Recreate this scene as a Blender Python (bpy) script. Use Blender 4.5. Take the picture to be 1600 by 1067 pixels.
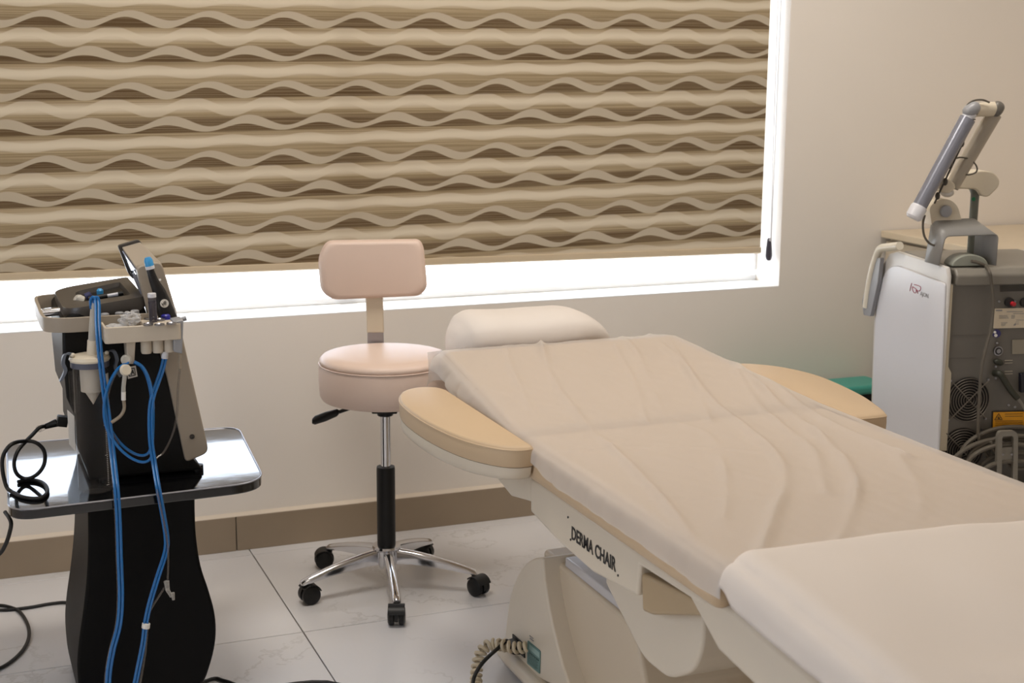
import bpy, bmesh, math, random
from mathutils import Vector, Matrix, noise
random.seed(7)
sc = bpy.context.scene
for o in list(bpy.data.objects):
    bpy.data.objects.remove(o)
COL = sc.collection
V = Vector
PI = math.pi

# ------------------------------------------------------------------ camera
F = 2240.92
CR = V((0.92800044, -0.37250795, 0.00728103))
CU = V((0.0660335, 0.18367423, 0.98076672))
CF = V((0.36668073, 0.90967115, -0.19504777))
CC = V((0.0, -3.95261532, 1.402))
cam_data = bpy.data.cameras.new('camera')
cam = bpy.data.objects.new('camera', cam_data)
COL.objects.link(cam)
cam.matrix_world = Matrix(((CR.x, CU.x, -CF.x, CC.x), (CR.y, CU.y, -CF.y, CC.y), (CR.z, CU.z, -CF.z, CC.z), (0, 0, 0, 1)))
cam_data.sensor_width = 36
cam_data.lens = F * 36 / 1600
cam_data.dof.use_dof = True
cam_data.dof.focus_distance = 3.1
cam_data.dof.aperture_fstop = 6.3
sc.camera = cam

# ------------------------------------------------------------------ world, lights, exposure
sc.view_settings.view_transform = 'Standard'
sc.view_settings.look = 'None'
sc.view_settings.gamma = 1
sc.view_settings.use_curve_mapping = False
sc.view_settings.exposure = 0.0
world = bpy.data.worlds.new('sky')
sc.world = world
world.use_nodes = True
bg = world.node_tree.nodes['Background']
bg.inputs['Color'].default_value = (0.74, 0.84, 1.0, 1)
bg.inputs['Strength'].default_value = 6.0
sun_d = bpy.data.lights.new('sun', 'SUN')
sun_d.energy = 9.0
sun_d.angle = 0.02
sun_d.color = (1.0, 0.97, 0.92)
sun = bpy.data.objects.new('sun', sun_d)
COL.objects.link(sun)
sun.rotation_euler = (math.radians(-22), math.radians(6), 0)


def area(name, loc, rot, sx, sy, energy, color):
    d = bpy.data.lights.new(name, 'AREA')
    d.shape = 'RECTANGLE'
    d.size = sx
    d.size_y = sy
    d.energy = energy
    d.color = color
    o = bpy.data.objects.new(name, d)
    COL.objects.link(o)
    o.location = loc
    o.rotation_euler = rot
    return o


WARM = (1.0, 0.925, 0.84)
area('ceiling_light', (0.6, -1.1, 2.66), (0, 0, 0), 0.6, 0.6, 21, WARM)
area('ceiling_light', (2.1, -1.1, 2.66), (0, 0, 0), 0.6, 0.6, 19, WARM)
area('ceiling_light', (0.2, -3.9, 2.66), (0, 0, 0), 0.6, 0.6, 6, WARM)
por2 = area('window_portal', (-1.72, -2.5, 1.5), (0, -PI / 2, 0), 1.3, 1.5, 1, (1, 1, 1))
por2.data.cycles.is_portal = True
por = area('window_portal', (0.9, 0.24, 1.45), (PI / 2, 0, 0), 3.3, 1.6, 1, (1, 1, 1))
por.data.cycles.is_portal = True
por.rotation_euler = (-PI / 2, 0, 0)
try:
    sc.cycles.use_denoising = True
    sc.cycles.denoiser = 'OPENIMAGEDENOISE'
    sc.cycles.max_bounces = 10
    sc.cycles.diffuse_bounces = 5
    sc.cycles.glossy_bounces = 5
    sc.cycles.transparent_max_bounces = 16
    sc.cycles.transmission_bounces = 8
    sc.cycles.sample_clamp_indirect = 8
    sc.cycles.caustics_reflective = False
    sc.cycles.caustics_refractive = False
except Exception:
    pass


# ------------------------------------------------------------------ helpers
def at(px, py, x=None, y=None, z=None, pl=None):
    """real point on a real plane, measured along one line of sight of the 1600x1067 photograph"""
    v = CR * ((px - 800) / F) + CU * (-(py - 533.5) / F) + CF
    if x is not None:
        t = (x - CC.x) / v.x
    elif y is not None:
        t = (y - CC.y) / v.y
    elif z is not None:
        t = (z - CC.z) / v.z
    else:
        p0, n = pl
        t = (p0 - CC).dot(n) / v.dot(n)
    return CC + v * t


def lin(c):
    def f(u):
        u /= 255.0
        return u / 12.92 if u <= 0.04045 else ((u + 0.055) / 1.055) ** 2.4
    return (f(c[0]), f(c[1]), f(c[2]), 1)


class NT:
    """tiny expression helper for shader nodes"""
    def __init__(s, mat):
        s.t = mat.node_tree
        s.n = s.t.nodes
        s.l = s.t.links

    def node(s, kind, **kw):
        n = s.n.new(kind)
        for k, v in kw.items():
            setattr(n, k, v)
        return n

    def put(s, sock, v):
        if hasattr(v, 'is_linked') or isinstance(v, bpy.types.NodeSocket):
            s.l.new(v, sock)
        else:
            sock.default_value = v

    def m(s, op, a, b=0.0, c=0.0):
        n = s.node('ShaderNodeMath', operation=op)
        s.put(n.inputs[0], a)
        s.put(n.inputs[1], b)
        s.put(n.inputs[2], c)
        return n.outputs[0]

    def step(s, x, lo, hi):
        n = s.node('ShaderNodeMapRange')
        n.interpolation_type = 'SMOOTHSTEP'
        s.put(n.inputs[0], x)
        s.put(n.inputs[1], lo)
        s.put(n.inputs[2], hi)
        return n.outputs[0]

    def mix(s, f, a, b):
        n = s.node('ShaderNodeMix', data_type='RGBA')
        s.put(n.inputs[0], f)
        s.put(n.inputs[6], a)
        s.put(n.inputs[7], b)
        return n.outputs[2]

    def noise(s, vec, scale, detail=3.0, rough=0.5):
        n = s.node('ShaderNodeTexNoise')
        s.put(n.inputs['Vector'], vec)
        n.inputs['Scale'].default_value = scale
        n.inputs['Detail'].default_value = detail
        n.inputs['Roughness'].default_value = rough
        return n.outputs['Fac']


MATS = {}


def mat(name, col, rough=0.5, metal=0.0, spec=0.5, var=0.04, scale=25.0, bump=0.0, bscale=400.0, coat=0.0, emit=0.0):
    if name in MATS:
        return MATS[name]
    m = bpy.data.materials.new(name)
    m.use_nodes = True
    T = NT(m)
    b = T.n['Principled BSDF']
    tc = T.node('ShaderNodeTexCoord').outputs['Object']
    c = lin(col)
    if var > 0:
        nz = T.noise(tc, scale)
        lo = tuple(max(0, x * (1 - var)) for x in c[:3]) + (1,)
        hi = tuple(min(1, x * (1 + var)) for x in c[:3]) + (1,)
        T.l.new(T.mix(nz, lo, hi), b.inputs['Base Color'])
    else:
        b.inputs['Base Color'].default_value = c
    b.inputs['Roughness'].default_value = rough
    b.inputs['Metallic'].default_value = metal
    b.inputs['Specular IOR Level'].default_value = spec
    b.inputs['Coat Weight'].default_value = coat
    if emit:
        b.inputs['Emission Color'].default_value = c
        b.inputs['Emission Strength'].default_value = emit
    if bump > 0:
        bn = T.node('ShaderNodeBump')
        bn.inputs['Strength'].default_value = bump
        bn.inputs['Distance'].default_value = 0.002
        T.l.new(T.noise(tc, bscale), bn.inputs['Height'])
        T.l.new(bn.outputs[0], b.inputs['Normal'])
    MATS[name] = m
    return m


def clear_mat(name, col, alpha, rough=0.1, spec=0.5):
    """thin clear plastic or glass: see-through plus its own tint and gloss"""
    m = bpy.data.materials.new(name)
    m.use_nodes = True
    T = NT(m)
    b = T.n['Principled BSDF']
    b.inputs['Base Color'].default_value = lin(col)
    b.inputs['Roughness'].default_value = rough
    b.inputs['Specular IOR Level'].default_value = spec
    lw = T.node('ShaderNodeLayerWeight')
    lw.inputs['Blend'].default_value = 0.25
    a = T.m('MULTIPLY_ADD', lw.outputs['Facing'], 0.5, alpha)
    T.l.new(T.m('MINIMUM', a, 1.0), b.inputs['Alpha'])
    MATS[name] = m
    return m


class MB:
    def __init__(s):
        s.b = bmesh.new()

    def poly(s, pts):
        return s.b.faces.new([s.b.verts.new(p) for p in pts])

    def box(s, c, size, M=None):
        vs = []
        for dz in (-1, 1):
            for dy in (-1, 1):
                for dx in (-1, 1):
                    p = V((dx * size[0] / 2, dy * size[1] / 2, dz * size[2] / 2))
                    if M is not None:
                        p = M @ p
                    vs.append(s.b.verts.new(V(c) + p))
        for f in ((0, 2, 3, 1), (4, 5, 7, 6), (0, 1, 5, 4), (2, 6, 7, 3), (0, 4, 6, 2), (1, 3, 7, 5)):
            s.b.faces.new([vs[i] for i in f])
        return s

    def prism(s, pts, vec):
        vec = V(vec)
        a = [s.b.verts.new(V(p)) for p in pts]
        c = [s.b.verts.new(V(p) + vec) for p in pts]
        s.b.faces.new(a)
        s.b.faces.new(list(reversed(c)))
        n = len(pts)
        for i in range(n):
            s.b.faces.new([a[i], c[i], c[(i + 1) % n], a[(i + 1) % n]])
        return s

    def loft(s, rings, cap=True, close=False):
        vr = [[s.b.verts.new(V(p)) for p in r] for r in rings]
        n = len(rings[0])
        m = len(vr)
        for k in range(m if close else m - 1):
            a, c = vr[k], vr[(k + 1) % m]
            for i in range(n):
                s.b.faces.new([a[i], a[(i + 1) % n], c[(i + 1) % n], c[i]])
        if cap and not close:
            s.b.faces.new(list(reversed(vr[0])))
            s.b.faces.new(vr[-1])
        return s

    def cyl(s, p0, p1, r0, r1=None, n=20):
        p0, p1 = V(p0), V(p1)
        r1 = r0 if r1 is None else r1
        d = (p1 - p0).normalized()
        u = d.orthogonal().normalized()
        w = d.cross(u)
        ring = lambda p, r: [p + (u * math.cos(2 * PI * i / n) + w * math.sin(2 * PI * i / n)) * r for i in range(n)]
        return s.loft([ring(p0, r0), ring(p1, r1)])

    def turn(s, prof, c, axis=(0, 0, 1), n=32):
        """profile of (radius, height) turned about an axis through c"""
        d = V(axis).normalized()
        u = d.orthogonal().normalized()
        w = d.cross(u)
        c = V(c)
        rings = [[c + d * h + (u * math.cos(2 * PI * i / n) + w * math.sin(2 * PI * i / n)) * max(r, 1e-4) for i in range(n)] for r, h in prof]
        return s.loft(rings)

    def tube(s, pts, r, n=8, sub=6, close=False):
        pts = [V(p) for p in pts]
        if sub > 1 and len(pts) > 2:
            pts = spline(pts, sub, close)
        rings = []
        u = None
        N = len(pts)
        for i, p in enumerate(pts):
            if close:
                d = (pts[(i + 1) % N] - pts[i - 1]).normalized()
            else:
                d = (pts[min(i + 1, N - 1)] - pts[max(i - 1, 0)]).normalized()
            if u is None:
                u = d.orthogonal().normalized()
            else:
                u = (u - d * u.dot(d))
                u = u.normalized() if u.length > 1e-6 else d.orthogonal().normalized()
            w = d.cross(u)
            rr = r(i / max(1, N - 1)) if callable(r) else r
            rings.append([p + (u * math.cos(2 * PI * k / n) + w * math.sin(2 * PI * k / n)) * rr for k in range(n)])
        return s.loft(rings, close=close)

    def ball(s, c, r, M=None, n=20, m=12, p=1.0):
        c = V(c)
        sp = lambda t: math.copysign(abs(t) ** p, t)
        rings = []
        for j in range(m + 1):
            th = -PI / 2 + PI * j / m
            cr = max(abs(math.cos(th)) ** p, 1e-3)
            ring = []
            for i in range(n):
                a = 2 * PI * i / n
                q = V((sp(math.cos(a)) * cr * r[0], sp(math.sin(a)) * cr * r[1], sp(math.sin(th)) * r[2]))
                if M is not None:
                    q = M @ q
                ring.append(c + q)
            rings.append(ring)
        return s.loft(rings)

    def grid(s, fn, nu, nv):
        vs = [[s.b.verts.new(fn(i / nu, j / nv)) for i in range(nu + 1)] for j in range(nv + 1)]
        for j in range(nv):
            for i in range(nu):
                s.b.faces.new([vs[j][i], vs[j][i + 1], vs[j + 1][i + 1], vs[j + 1][i]])
        return s

    def build(s, name, material, parent=None, bevel=0.0, seg=3, smooth=35, subsurf=0, solid=0.0, label=None, local=False, stuff=False):
        bmesh.ops.recalc_face_normals(s.b, faces=s.b.faces[:])
        me = bpy.data.meshes.new(name)
        s.b.to_mesh(me)
        s.b.free()
        me.materials.append(material)
        if smooth:
            me.shade_smooth()
            me.set_sharp_from_angle(angle=math.radians(smooth))
        o = bpy.data.objects.new(name, me)
        COL.objects.link(o)
        if parent is not None:
            o.parent = parent
            if not local:
                o.matrix_parent_inverse = inv_world(parent)
        if solid:
            md = o.modifiers.new('solid', 'SOLIDIFY')
            md.thickness = solid
            md.offset = 0
        if bevel:
            md = o.modifiers.new('bevel', 'BEVEL')
            md.width = bevel
            md.segments = seg
            md.limit_method = 'ANGLE'
            md.angle_limit = math.radians(30)
            md.harden_normals = False
        if subsurf:
            md = o.modifiers.new('sub', 'SUBSURF')
            md.levels = subsurf
            md.render_levels = subsurf
        if label:
            o['label'] = label
        if stuff:
            o['kind'] = 'stuff'
        return o


def inv_world(o):
    M = Matrix.Identity(4)
    while o is not None:
        M = (o.matrix_parent_inverse @ o.matrix_basis if o.parent is not None else o.matrix_basis) @ M
        o = o.parent
    return M.inverted()


def spline(pts, sub, close=False):
    out = []
    N = len(pts)
    for i in range(N if close else N - 1):
        if close:
            a, b, c, d = pts[i - 1], pts[i], pts[(i + 1) % N], pts[(i + 2) % N]
        else:
            a, b, c, d = pts[max(i - 1, 0)], pts[i], pts[i + 1], pts[min(i + 2, N - 1)]
        for k in range(sub):
            t = k / sub
            out.append(0.5 * ((2 * b) + (c - a) * t + (2 * a - 5 * b + 4 * c - d) * t * t + (3 * b - a - 3 * c + d) * t ** 3))
    if not close:
        out.append(pts[-1])
    return out


def rpoly(pts, r, seg=5):
    """round the corners of a planar polygon of 3D points; r = one radius or one per corner"""
    pts = [V(p) for p in pts]
    N = len(pts)
    out = []
    for i, p in enumerate(pts):
        ri = r[i] if isinstance(r, (list, tuple)) else r
        a, b = pts[i - 1], pts[(i + 1) % N]
        da, db = (a - p), (b - p)
        k = min(ri, da.length * 0.49, db.length * 0.49)
        if k < 1e-5:
            out.append(p)
            continue
        s, e = p + da.normalized() * k, p + db.normalized() * k
        for j in range(seg + 1):
            t = j / seg
            out.append(s * (1 - t) ** 2 + p * 2 * t * (1 - t) + e * t * t)
    return out


def thing(name, label, cat, loc=(0, 0, 0), rz=0.0, group=None):
    o = bpy.data.objects.new(name, None)
    o.empty_display_size = 0.05
    COL.objects.link(o)
    o.location = loc
    o.rotation_euler = (0, 0, rz)
    o['label'] = label
    o['category'] = cat
    if group:
        o['group'] = group
    return o


def tag(o, label, cat, group=None):
    o['label'] = label
    o['category'] = cat
    if group:
        o['group'] = group
    return o


def struct(o):
    o['kind'] = 'structure'
    return o


def text_obj(name, body, M, size, material, parent, depth=0.0006, sx=1.0, bold=0.0):
    """flat lettering as a mesh; M places it: its local x runs along the line, y up"""
    cu = bpy.data.curves.new(name, 'FONT')
    cu.body = body
    cu.size = size
    cu.extrude = depth
    cu.offset = bold
    cu.resolution_u = 3
    tmp = bpy.data.objects.new('tmp', cu)
    COL.objects.link(tmp)
    dg = bpy.context.evaluated_depsgraph_get()
    me = bpy.data.meshes.new_from_object(tmp.evaluated_get(dg))
    bpy.data.objects.remove(tmp)
    me.name = name
    me.transform(M @ Matrix.Diagonal((sx, 1, 1, 1)))
    me.materials.clear()
    me.materials.append(material)
    o = bpy.data.objects.new(name, me)
    COL.objects.link(o)
    if parent is not None:
        o.parent = parent
        o.matrix_parent_inverse = inv_world(parent)
    return o


def frame(o, ex, ey, ez):
    return Matrix(((ex[0], ey[0], ez[0], o[0]), (ex[1], ey[1], ez[1], o[1]), (ex[2], ey[2], ez[2], o[2]), (0, 0, 0, 1)))


# ------------------------------------------------------------------ materials
M_WALL = mat('wall_paint', (232, 225, 216), 0.75, spec=0.25, var=0.02, scale=3, bump=0.05, bscale=300)
M_CEIL = mat('ceiling_paint', (225, 220, 212), 0.9, spec=0.1, var=0.01)
M_GROUT = mat('grout', (120, 112, 102), 0.9, spec=0.1)
M_SKIRT = mat('skirting_stone', (150, 134, 114), 0.35, spec=0.4, var=0.12, scale=6)
M_LITLEDGE = mat('skirting_lit_ledge', (214, 202, 186), 0.5)  # pale tone paints in the light caught by the skirting's top ledge
M_CHROME = mat('chrome', (215, 215, 218), 0.12, metal=1.0, var=0.0)
M_STEEL = mat('brushed_steel', (160, 160, 165), 0.3, metal=1.0, var=0.03)
M_BLACKP = mat('black_plastic', (9, 9, 10), 0.42, spec=0.4, var=0.05)
M_BLACKG = mat('gloss_black', (10, 10, 11), 0.12, var=0.0, coat=0.3)
M_CABLE = mat('black_cable', (14, 13, 13), 0.5, var=0.0)
M_STOOLV = mat('blush_vinyl', (222, 199, 184), 0.42, spec=0.4, var=0.03, scale=8, bump=0.08, bscale=500)
M_CREAMP = mat('cream_plastic', (214, 203, 182), 0.45, var=0.02)
M_TANV = mat('tan_vinyl', (199, 174, 142), 0.5, spec=0.35, var=0.03, scale=6, bump=0.1, bscale=450)
M_SHELL = mat('ivory_shell', (212, 200, 181), 0.35, var=0.015, scale=4)
M_SHELLD = mat('ivory_shell_edge', (206, 190, 166), 0.4, var=0.02, scale=4)
M_BEIGE = mat('greige_panel', (158, 146, 130), 0.42, var=0.02)
M_BEIGEL = mat('greige_tray', (198, 186, 168), 0.45, var=0.02)
M_DKBROWN = mat('console_brown', (66, 61, 56), 0.38, var=0.03)
M_GREYP = mat('grey_plastic', (150, 150, 152), 0.35, var=0.02)
M_WHITEP = mat('white_plastic', (214, 214, 218), 0.28, var=0.01)
M_LASERCAP = mat('laser_cap', (206, 202, 196), 0.3, var=0.01)
M_LASERG = mat('laser_grey', (106, 101, 93), 0.42, var=0.02)
M_LASERD = mat('laser_deck', (132, 127, 117), 0.4, var=0.02)
M_PAPERW = mat('paper_white', (226, 222, 214), 0.6, var=0.0)
M_INK = mat('ink_black', (26, 24, 24), 0.6, var=0.0)
M_GREYINK = mat('ink_grey', (140, 138, 138), 0.6, var=0.0)
M_REDINK = mat('ink_red', (150, 40, 70), 0.6, var=0.0)
M_TEAL = mat('teal_vinyl', (70, 160, 146), 0.4, var=0.03)
M_STONE = mat('counter_stone', (214, 198, 172), 0.35, var=0.06, scale=14)
M_CABINET = mat('cabinet_cream', (196, 182, 160), 0.5, var=0.02)
M_BLUE = mat('blue_tubing', (14, 102, 168), 0.22, var=0.03, coat=0.4)
M_CLAMP = mat('slate_clamp', (92, 98, 108), 0.45)
M_TEALSTK = mat('sticker_teal', (92, 128, 122), 0.4, var=0.02)
M_CORDG = mat('beige_coil_cord', (196, 182, 156), 0.45, var=0.03)
M_YELLOW = mat('warning_yellow', (226, 158, 20), 0.5, var=0.06, scale=60)
M_TANTUBE = mat('tan_tube', (150, 136, 116), 0.5)
M_BLUECAP = mat('blue_cap', (60, 150, 205), 0.4, var=0.2, scale=120)
M_INDIGO = mat('indigo_cap', (40, 40, 150), 0.4)
M_RED = mat('red_button', (190, 40, 50), 0.4)
M_GLASSC = clear_mat('clear_plastic', (120, 114, 108), 0.03, 0.06)
M_FROST = clear_mat('frosted_tube', (215, 210, 198), 0.55, 0.3)
M_BAG = clear_mat('clear_film', (225, 225, 225), 0.30, 0.12, 0.8)
M_PANE = clear_mat('window_glass', (235, 245, 245), 0.03, 0.02)
M_SMOKE = clear_mat('smoke_plastic', (120, 112, 104), 0.28, 0.1)


def floor_mat():
    m = bpy.data.materials.new('marble_tile')
    m.use_nodes = True
    T = NT(m)
    b = T.n['Principled BSDF']
    oi = T.node('ShaderNodeObjectInfo').outputs['Random']
    pos = T.node('ShaderNodeNewGeometry').outputs['Position']
    sh = T.node('ShaderNodeVectorMath', operation='ADD')
    cmb = T.node('ShaderNodeCombineXYZ')
    T.l.new(T.m('MULTIPLY', oi, 40.0), cmb.inputs[2])
    T.l.new(pos, sh.inputs[0])
    T.l.new(cmb.outputs[0], sh.inputs[1])
    n1 = T.noise(sh.outputs[0], 2.2, 6, 0.6)
    vein = T.m('SUBTRACT', 1.0, T.step(T.m('ABSOLUTE', T.m('SUBTRACT', n1, 0.52)), 0.0, 0.012))
    cloud = T.noise(sh.outputs[0], 1.1, 4, 0.55)
    gate = T.step(T.noise(sh.outputs[0], 1.7, 2), 0.48, 0.62)
    base = T.mix(cloud, lin((214, 213, 214)), lin((226, 225, 227)))
    c = T.mix(T.m('MULTIPLY', T.m('MULTIPLY', vein, gate), 0.22), base, lin((140, 134, 126)))
    T.l.new(c, b.inputs['Base Color'])
    b.inputs['Roughness'].default_value = 0.24
    b.inputs['Specular IOR Level'].default_value = 0.5
    return m


def blind_mat():
    m = bpy.data.materials.new('wave_blind_fabric')
    m.use_nodes = True
    T = NT(m)
    T.n.remove(T.n['Principled BSDF'])
    out = T.n['Material Output']
    pos = T.node('ShaderNodeNewGeometry').outputs['Position']
    sp = T.node('ShaderNodeSeparateXYZ')
    T.l.new(pos, sp.inputs[0])
    x, z = sp.outputs[0], sp.outputs[2]
    P0 = 0.0942
    L = 0.2135
    zz = T.m('SUBTRACT', z, T.m('MULTIPLY', T.m('SUBTRACT', x, 0.3), 0.012))
    v = T.m('DIVIDE', T.m('SUBTRACT', 1.4905 + 0.45 * P0, zz), P0)   # grows downwards, rows start above a ribbon
    k = T.m('FLOOR', v)
    t = T.m('SUBTRACT', T.m('SUBTRACT', v, k), 0.45)                 # -0.45 .. 0.55, ribbon mean at 0
    ph = T.m('MULTIPLY', k, PI + 0.10)
    ang = T.m('ADD', T.m('MULTIPLY', T.m('SUBTRACT', x, 0.287), 2 * PI / L), ph)
    cs = T.m('COSINE', ang)
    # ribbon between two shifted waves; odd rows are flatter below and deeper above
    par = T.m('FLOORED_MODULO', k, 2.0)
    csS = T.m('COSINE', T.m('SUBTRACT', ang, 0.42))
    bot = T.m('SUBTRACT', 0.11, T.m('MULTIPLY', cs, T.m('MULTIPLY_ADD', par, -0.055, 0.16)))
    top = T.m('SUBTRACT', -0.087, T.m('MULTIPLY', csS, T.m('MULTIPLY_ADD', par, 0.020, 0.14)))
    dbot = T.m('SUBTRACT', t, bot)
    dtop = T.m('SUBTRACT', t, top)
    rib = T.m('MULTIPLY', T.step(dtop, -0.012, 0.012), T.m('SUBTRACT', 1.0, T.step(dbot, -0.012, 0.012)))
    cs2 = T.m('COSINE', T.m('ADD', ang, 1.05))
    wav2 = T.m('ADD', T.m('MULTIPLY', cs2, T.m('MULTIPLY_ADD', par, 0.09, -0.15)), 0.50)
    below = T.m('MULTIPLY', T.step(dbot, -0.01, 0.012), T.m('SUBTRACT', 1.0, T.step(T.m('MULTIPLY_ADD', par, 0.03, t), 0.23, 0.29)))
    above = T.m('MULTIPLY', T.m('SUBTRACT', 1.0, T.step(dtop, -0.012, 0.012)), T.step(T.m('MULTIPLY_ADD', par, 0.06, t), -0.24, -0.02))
    # fine horizontal yarn streaks
    mp = T.node('ShaderNodeMapping')
    T.l.new(pos, mp.inputs[0])
    mp.inputs['Scale'].default_value = (1.3, 0.0, 330.0)
    st = T.noise(mp.outputs[0], 1.0, 3, 0.6)
    streak = T.step(st, 0.40, 0.62)
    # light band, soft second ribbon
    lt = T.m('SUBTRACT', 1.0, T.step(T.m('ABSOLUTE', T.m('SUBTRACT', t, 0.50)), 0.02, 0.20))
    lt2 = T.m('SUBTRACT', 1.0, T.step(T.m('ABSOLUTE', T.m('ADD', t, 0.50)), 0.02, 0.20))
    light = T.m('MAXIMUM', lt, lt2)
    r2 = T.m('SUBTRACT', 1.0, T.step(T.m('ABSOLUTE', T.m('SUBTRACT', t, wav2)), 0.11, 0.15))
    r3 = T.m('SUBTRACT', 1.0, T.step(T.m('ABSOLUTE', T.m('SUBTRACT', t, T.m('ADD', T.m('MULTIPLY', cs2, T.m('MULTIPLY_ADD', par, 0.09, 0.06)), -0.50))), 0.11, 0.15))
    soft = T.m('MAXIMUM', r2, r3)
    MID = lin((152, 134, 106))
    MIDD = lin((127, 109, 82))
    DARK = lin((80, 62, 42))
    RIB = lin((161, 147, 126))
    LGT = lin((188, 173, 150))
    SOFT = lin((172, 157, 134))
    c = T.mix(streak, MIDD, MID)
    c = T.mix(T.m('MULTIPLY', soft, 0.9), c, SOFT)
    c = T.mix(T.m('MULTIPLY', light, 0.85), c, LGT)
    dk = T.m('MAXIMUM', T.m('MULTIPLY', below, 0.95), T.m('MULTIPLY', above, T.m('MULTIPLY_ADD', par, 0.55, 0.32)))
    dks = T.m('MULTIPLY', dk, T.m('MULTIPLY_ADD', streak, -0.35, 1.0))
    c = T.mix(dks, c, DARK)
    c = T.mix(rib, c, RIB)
    d = T.node('ShaderNodeBsdfDiffuse')
    T.l.new(c, d.inputs[0])
    tr = T.node('ShaderNodeBsdfTranslucent')
    T.l.new(c, tr.inputs[0])
    mx = T.node('ShaderNodeMixShader')
    mx.inputs[0].default_value = 0.07
    T.l.new(d.outputs[0], mx.inputs[1])
    T.l.new(tr.outputs[0], mx.inputs[2])
    T.l.new(mx.outputs[0], out.inputs[0])
    return m


def sheet_mat(name, col, thru, trans):
    m = bpy.data.materials.new(name)
    m.use_nodes = True
    T = NT(m)
    T.n.remove(T.n['Principled BSDF'])
    out = T.n['Material Output']
    tc = T.node('ShaderNodeTexCoord').outputs['Object']
    bn = T.node('ShaderNodeBump')
    bn.inputs['Strength'].default_value = 0.12
    bn.inputs['Distance'].default_value = 0.001
    T.l.new(T.noise(tc, 700), bn.inputs['Height'])
    d = T.node('ShaderNodeBsdfDiffuse')
    d.inputs[0].default_value = lin(col)
    t = T.node('ShaderNodeBsdfTranslucent')
    t.inputs[0].default_value = lin(col)
    for n_ in (d, t):
        T.l.new(bn.outputs[0], n_.inputs['Normal'])
    p = T.node('ShaderNodeBsdfTransparent')
    m1 = T.node('ShaderNodeMixShader')
    m1.inputs[0].default_value = trans
    T.l.new(d.outputs[0], m1.inputs[1])
    T.l.new(t.outputs[0], m1.inputs[2])
    m2 = T.node('ShaderNodeMixShader')
    m2.inputs[0].default_value = thru
    T.l.new(m1.outputs[0], m2.inputs[1])
    T.l.new(p.outputs[0], m2.inputs[2])
    T.l.new(m2.outputs[0], out.inputs[0])
    return m


M_FLOOR = floor_mat()
M_BLIND = blind_mat()
M_SHEET = sheet_mat('nonwoven_sheet', (228, 222, 216), 0.42, 0.25)
M_COVER = sheet_mat('white_cover', (226, 216, 206), 0.0, 0.08)
M_PILLOWC = sheet_mat('pillow_cover', (236, 228, 220), 0.0, 0.15)

# ------------------------------------------------------------------ setting
X0, X1, Y0, Y1, ZC = -1.5, 3.6, -5.2, 0.0, 2.7
fl = struct(MB().box(((X0 + X1) / 2, (Y0 + Y1) / 2, -0.056), (X1 - X0 + 0.4, Y1 - Y0 + 0.4, 0.1)).build('floor', M_GROUT))
tiles = {}
xs = [0.775 + 1.2 * k for k in range(-3, 4)]
ys = [0.0, -0.061] + [-0.661 - 0.6 * k for k in range(9)]
for i in range(len(xs) - 1):
    for j in range(len(ys) - 1):
        xa, xb, ya, yb = max(xs[i], X0), min(xs[i + 1], X1), max(ys[j + 1], Y0), ys[j]
        if xb - xa < 0.02 or yb - ya < 0.02:
            continue
        w, h = round(xb - xa - 0.003, 4), round(yb - ya - 0.003, 4)
        key = (w, h)
        if key not in tiles:
            o = MB().box((0, 0, -0.003), (w, h, 0.006)).build('floor_tile', M_FLOOR, fl, bevel=0.0008, seg=1, local=True)
            tiles[key] = o
        else:
            o = tiles[key].copy()
            COL.objects.link(o)
            o.parent = fl
        o.location = ((xa + xb) / 2, (ya + yb) / 2, 0.0)

WX0, WX1, WZ0, WZ1, WT = -0.85, 2.527, 0.672, 2.25, 0.2
wb = MB()
wb.box(((X0 + WX0) / 2, WT / 2, ZC / 2), (WX0 - X0, WT, ZC))
wb.box(((X1 + WX1) / 2, WT / 2, ZC / 2), (X1 - WX1, WT, ZC))
wb.box(((WX0 + WX1) / 2, WT / 2, WZ0 / 2), (WX1 - WX0, WT, WZ0))
wb.box(((WX0 + WX1) / 2, WT / 2, (WZ1 + ZC) / 2), (WX1 - WX0, WT, ZC - WZ1))
struct(wb.build('wall_back', M_WALL))
struct(MB().box((X1 + 0.1, (Y0 + Y1) / 2, ZC / 2), (0.2, Y1 - Y0 + 0.4, ZC)).build('wall_right', M_WALL))
LY_0, LY_1, LZ_0, LZ_1 = -3.2, -1.8, 0.9, 2.1
wl_ = MB()
wl_.box((X0 - 0.1, (Y0 - 0.2 + LY_0) / 2, ZC / 2), (0.2, LY_0 - Y0 + 0.2, ZC))
wl_.box((X0 - 0.1, (LY_1 + Y1 + 0.2) / 2, ZC / 2), (0.2, Y1 + 0.2 - LY_1, ZC))
wl_.box((X0 - 0.1, (LY_0 + LY_1) / 2, LZ_0 / 2), (0.2, LY_1 - LY_0, LZ_0))
wl_.box((X0 - 0.1, (LY_0 + LY_1) / 2, (LZ_1 + ZC) / 2), (0.2, LY_1 - LY_0, ZC - LZ_1))
struct(wl_.build('wall_left', M_WALL))
struct(MB().box(((X0 + X1) / 2, Y0 - 0.1, ZC / 2), (X1 - X0, 0.2, ZC)).build('wall_front', M_WALL))
struct(MB().box(((X0 + X1) / 2, (Y0 + Y1) / 2, ZC + 0.05), (X1 - X0 + 0.4, Y1 - Y0 + 0.4, 0.1)).build('ceiling', M_CEIL))
bbs = struct(MB().box(((X0 + X1) / 2, -0.003, 0.05), (X1 - X0, 0.006, 0.1)).build('baseboard_back', M_GROUT))
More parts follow.
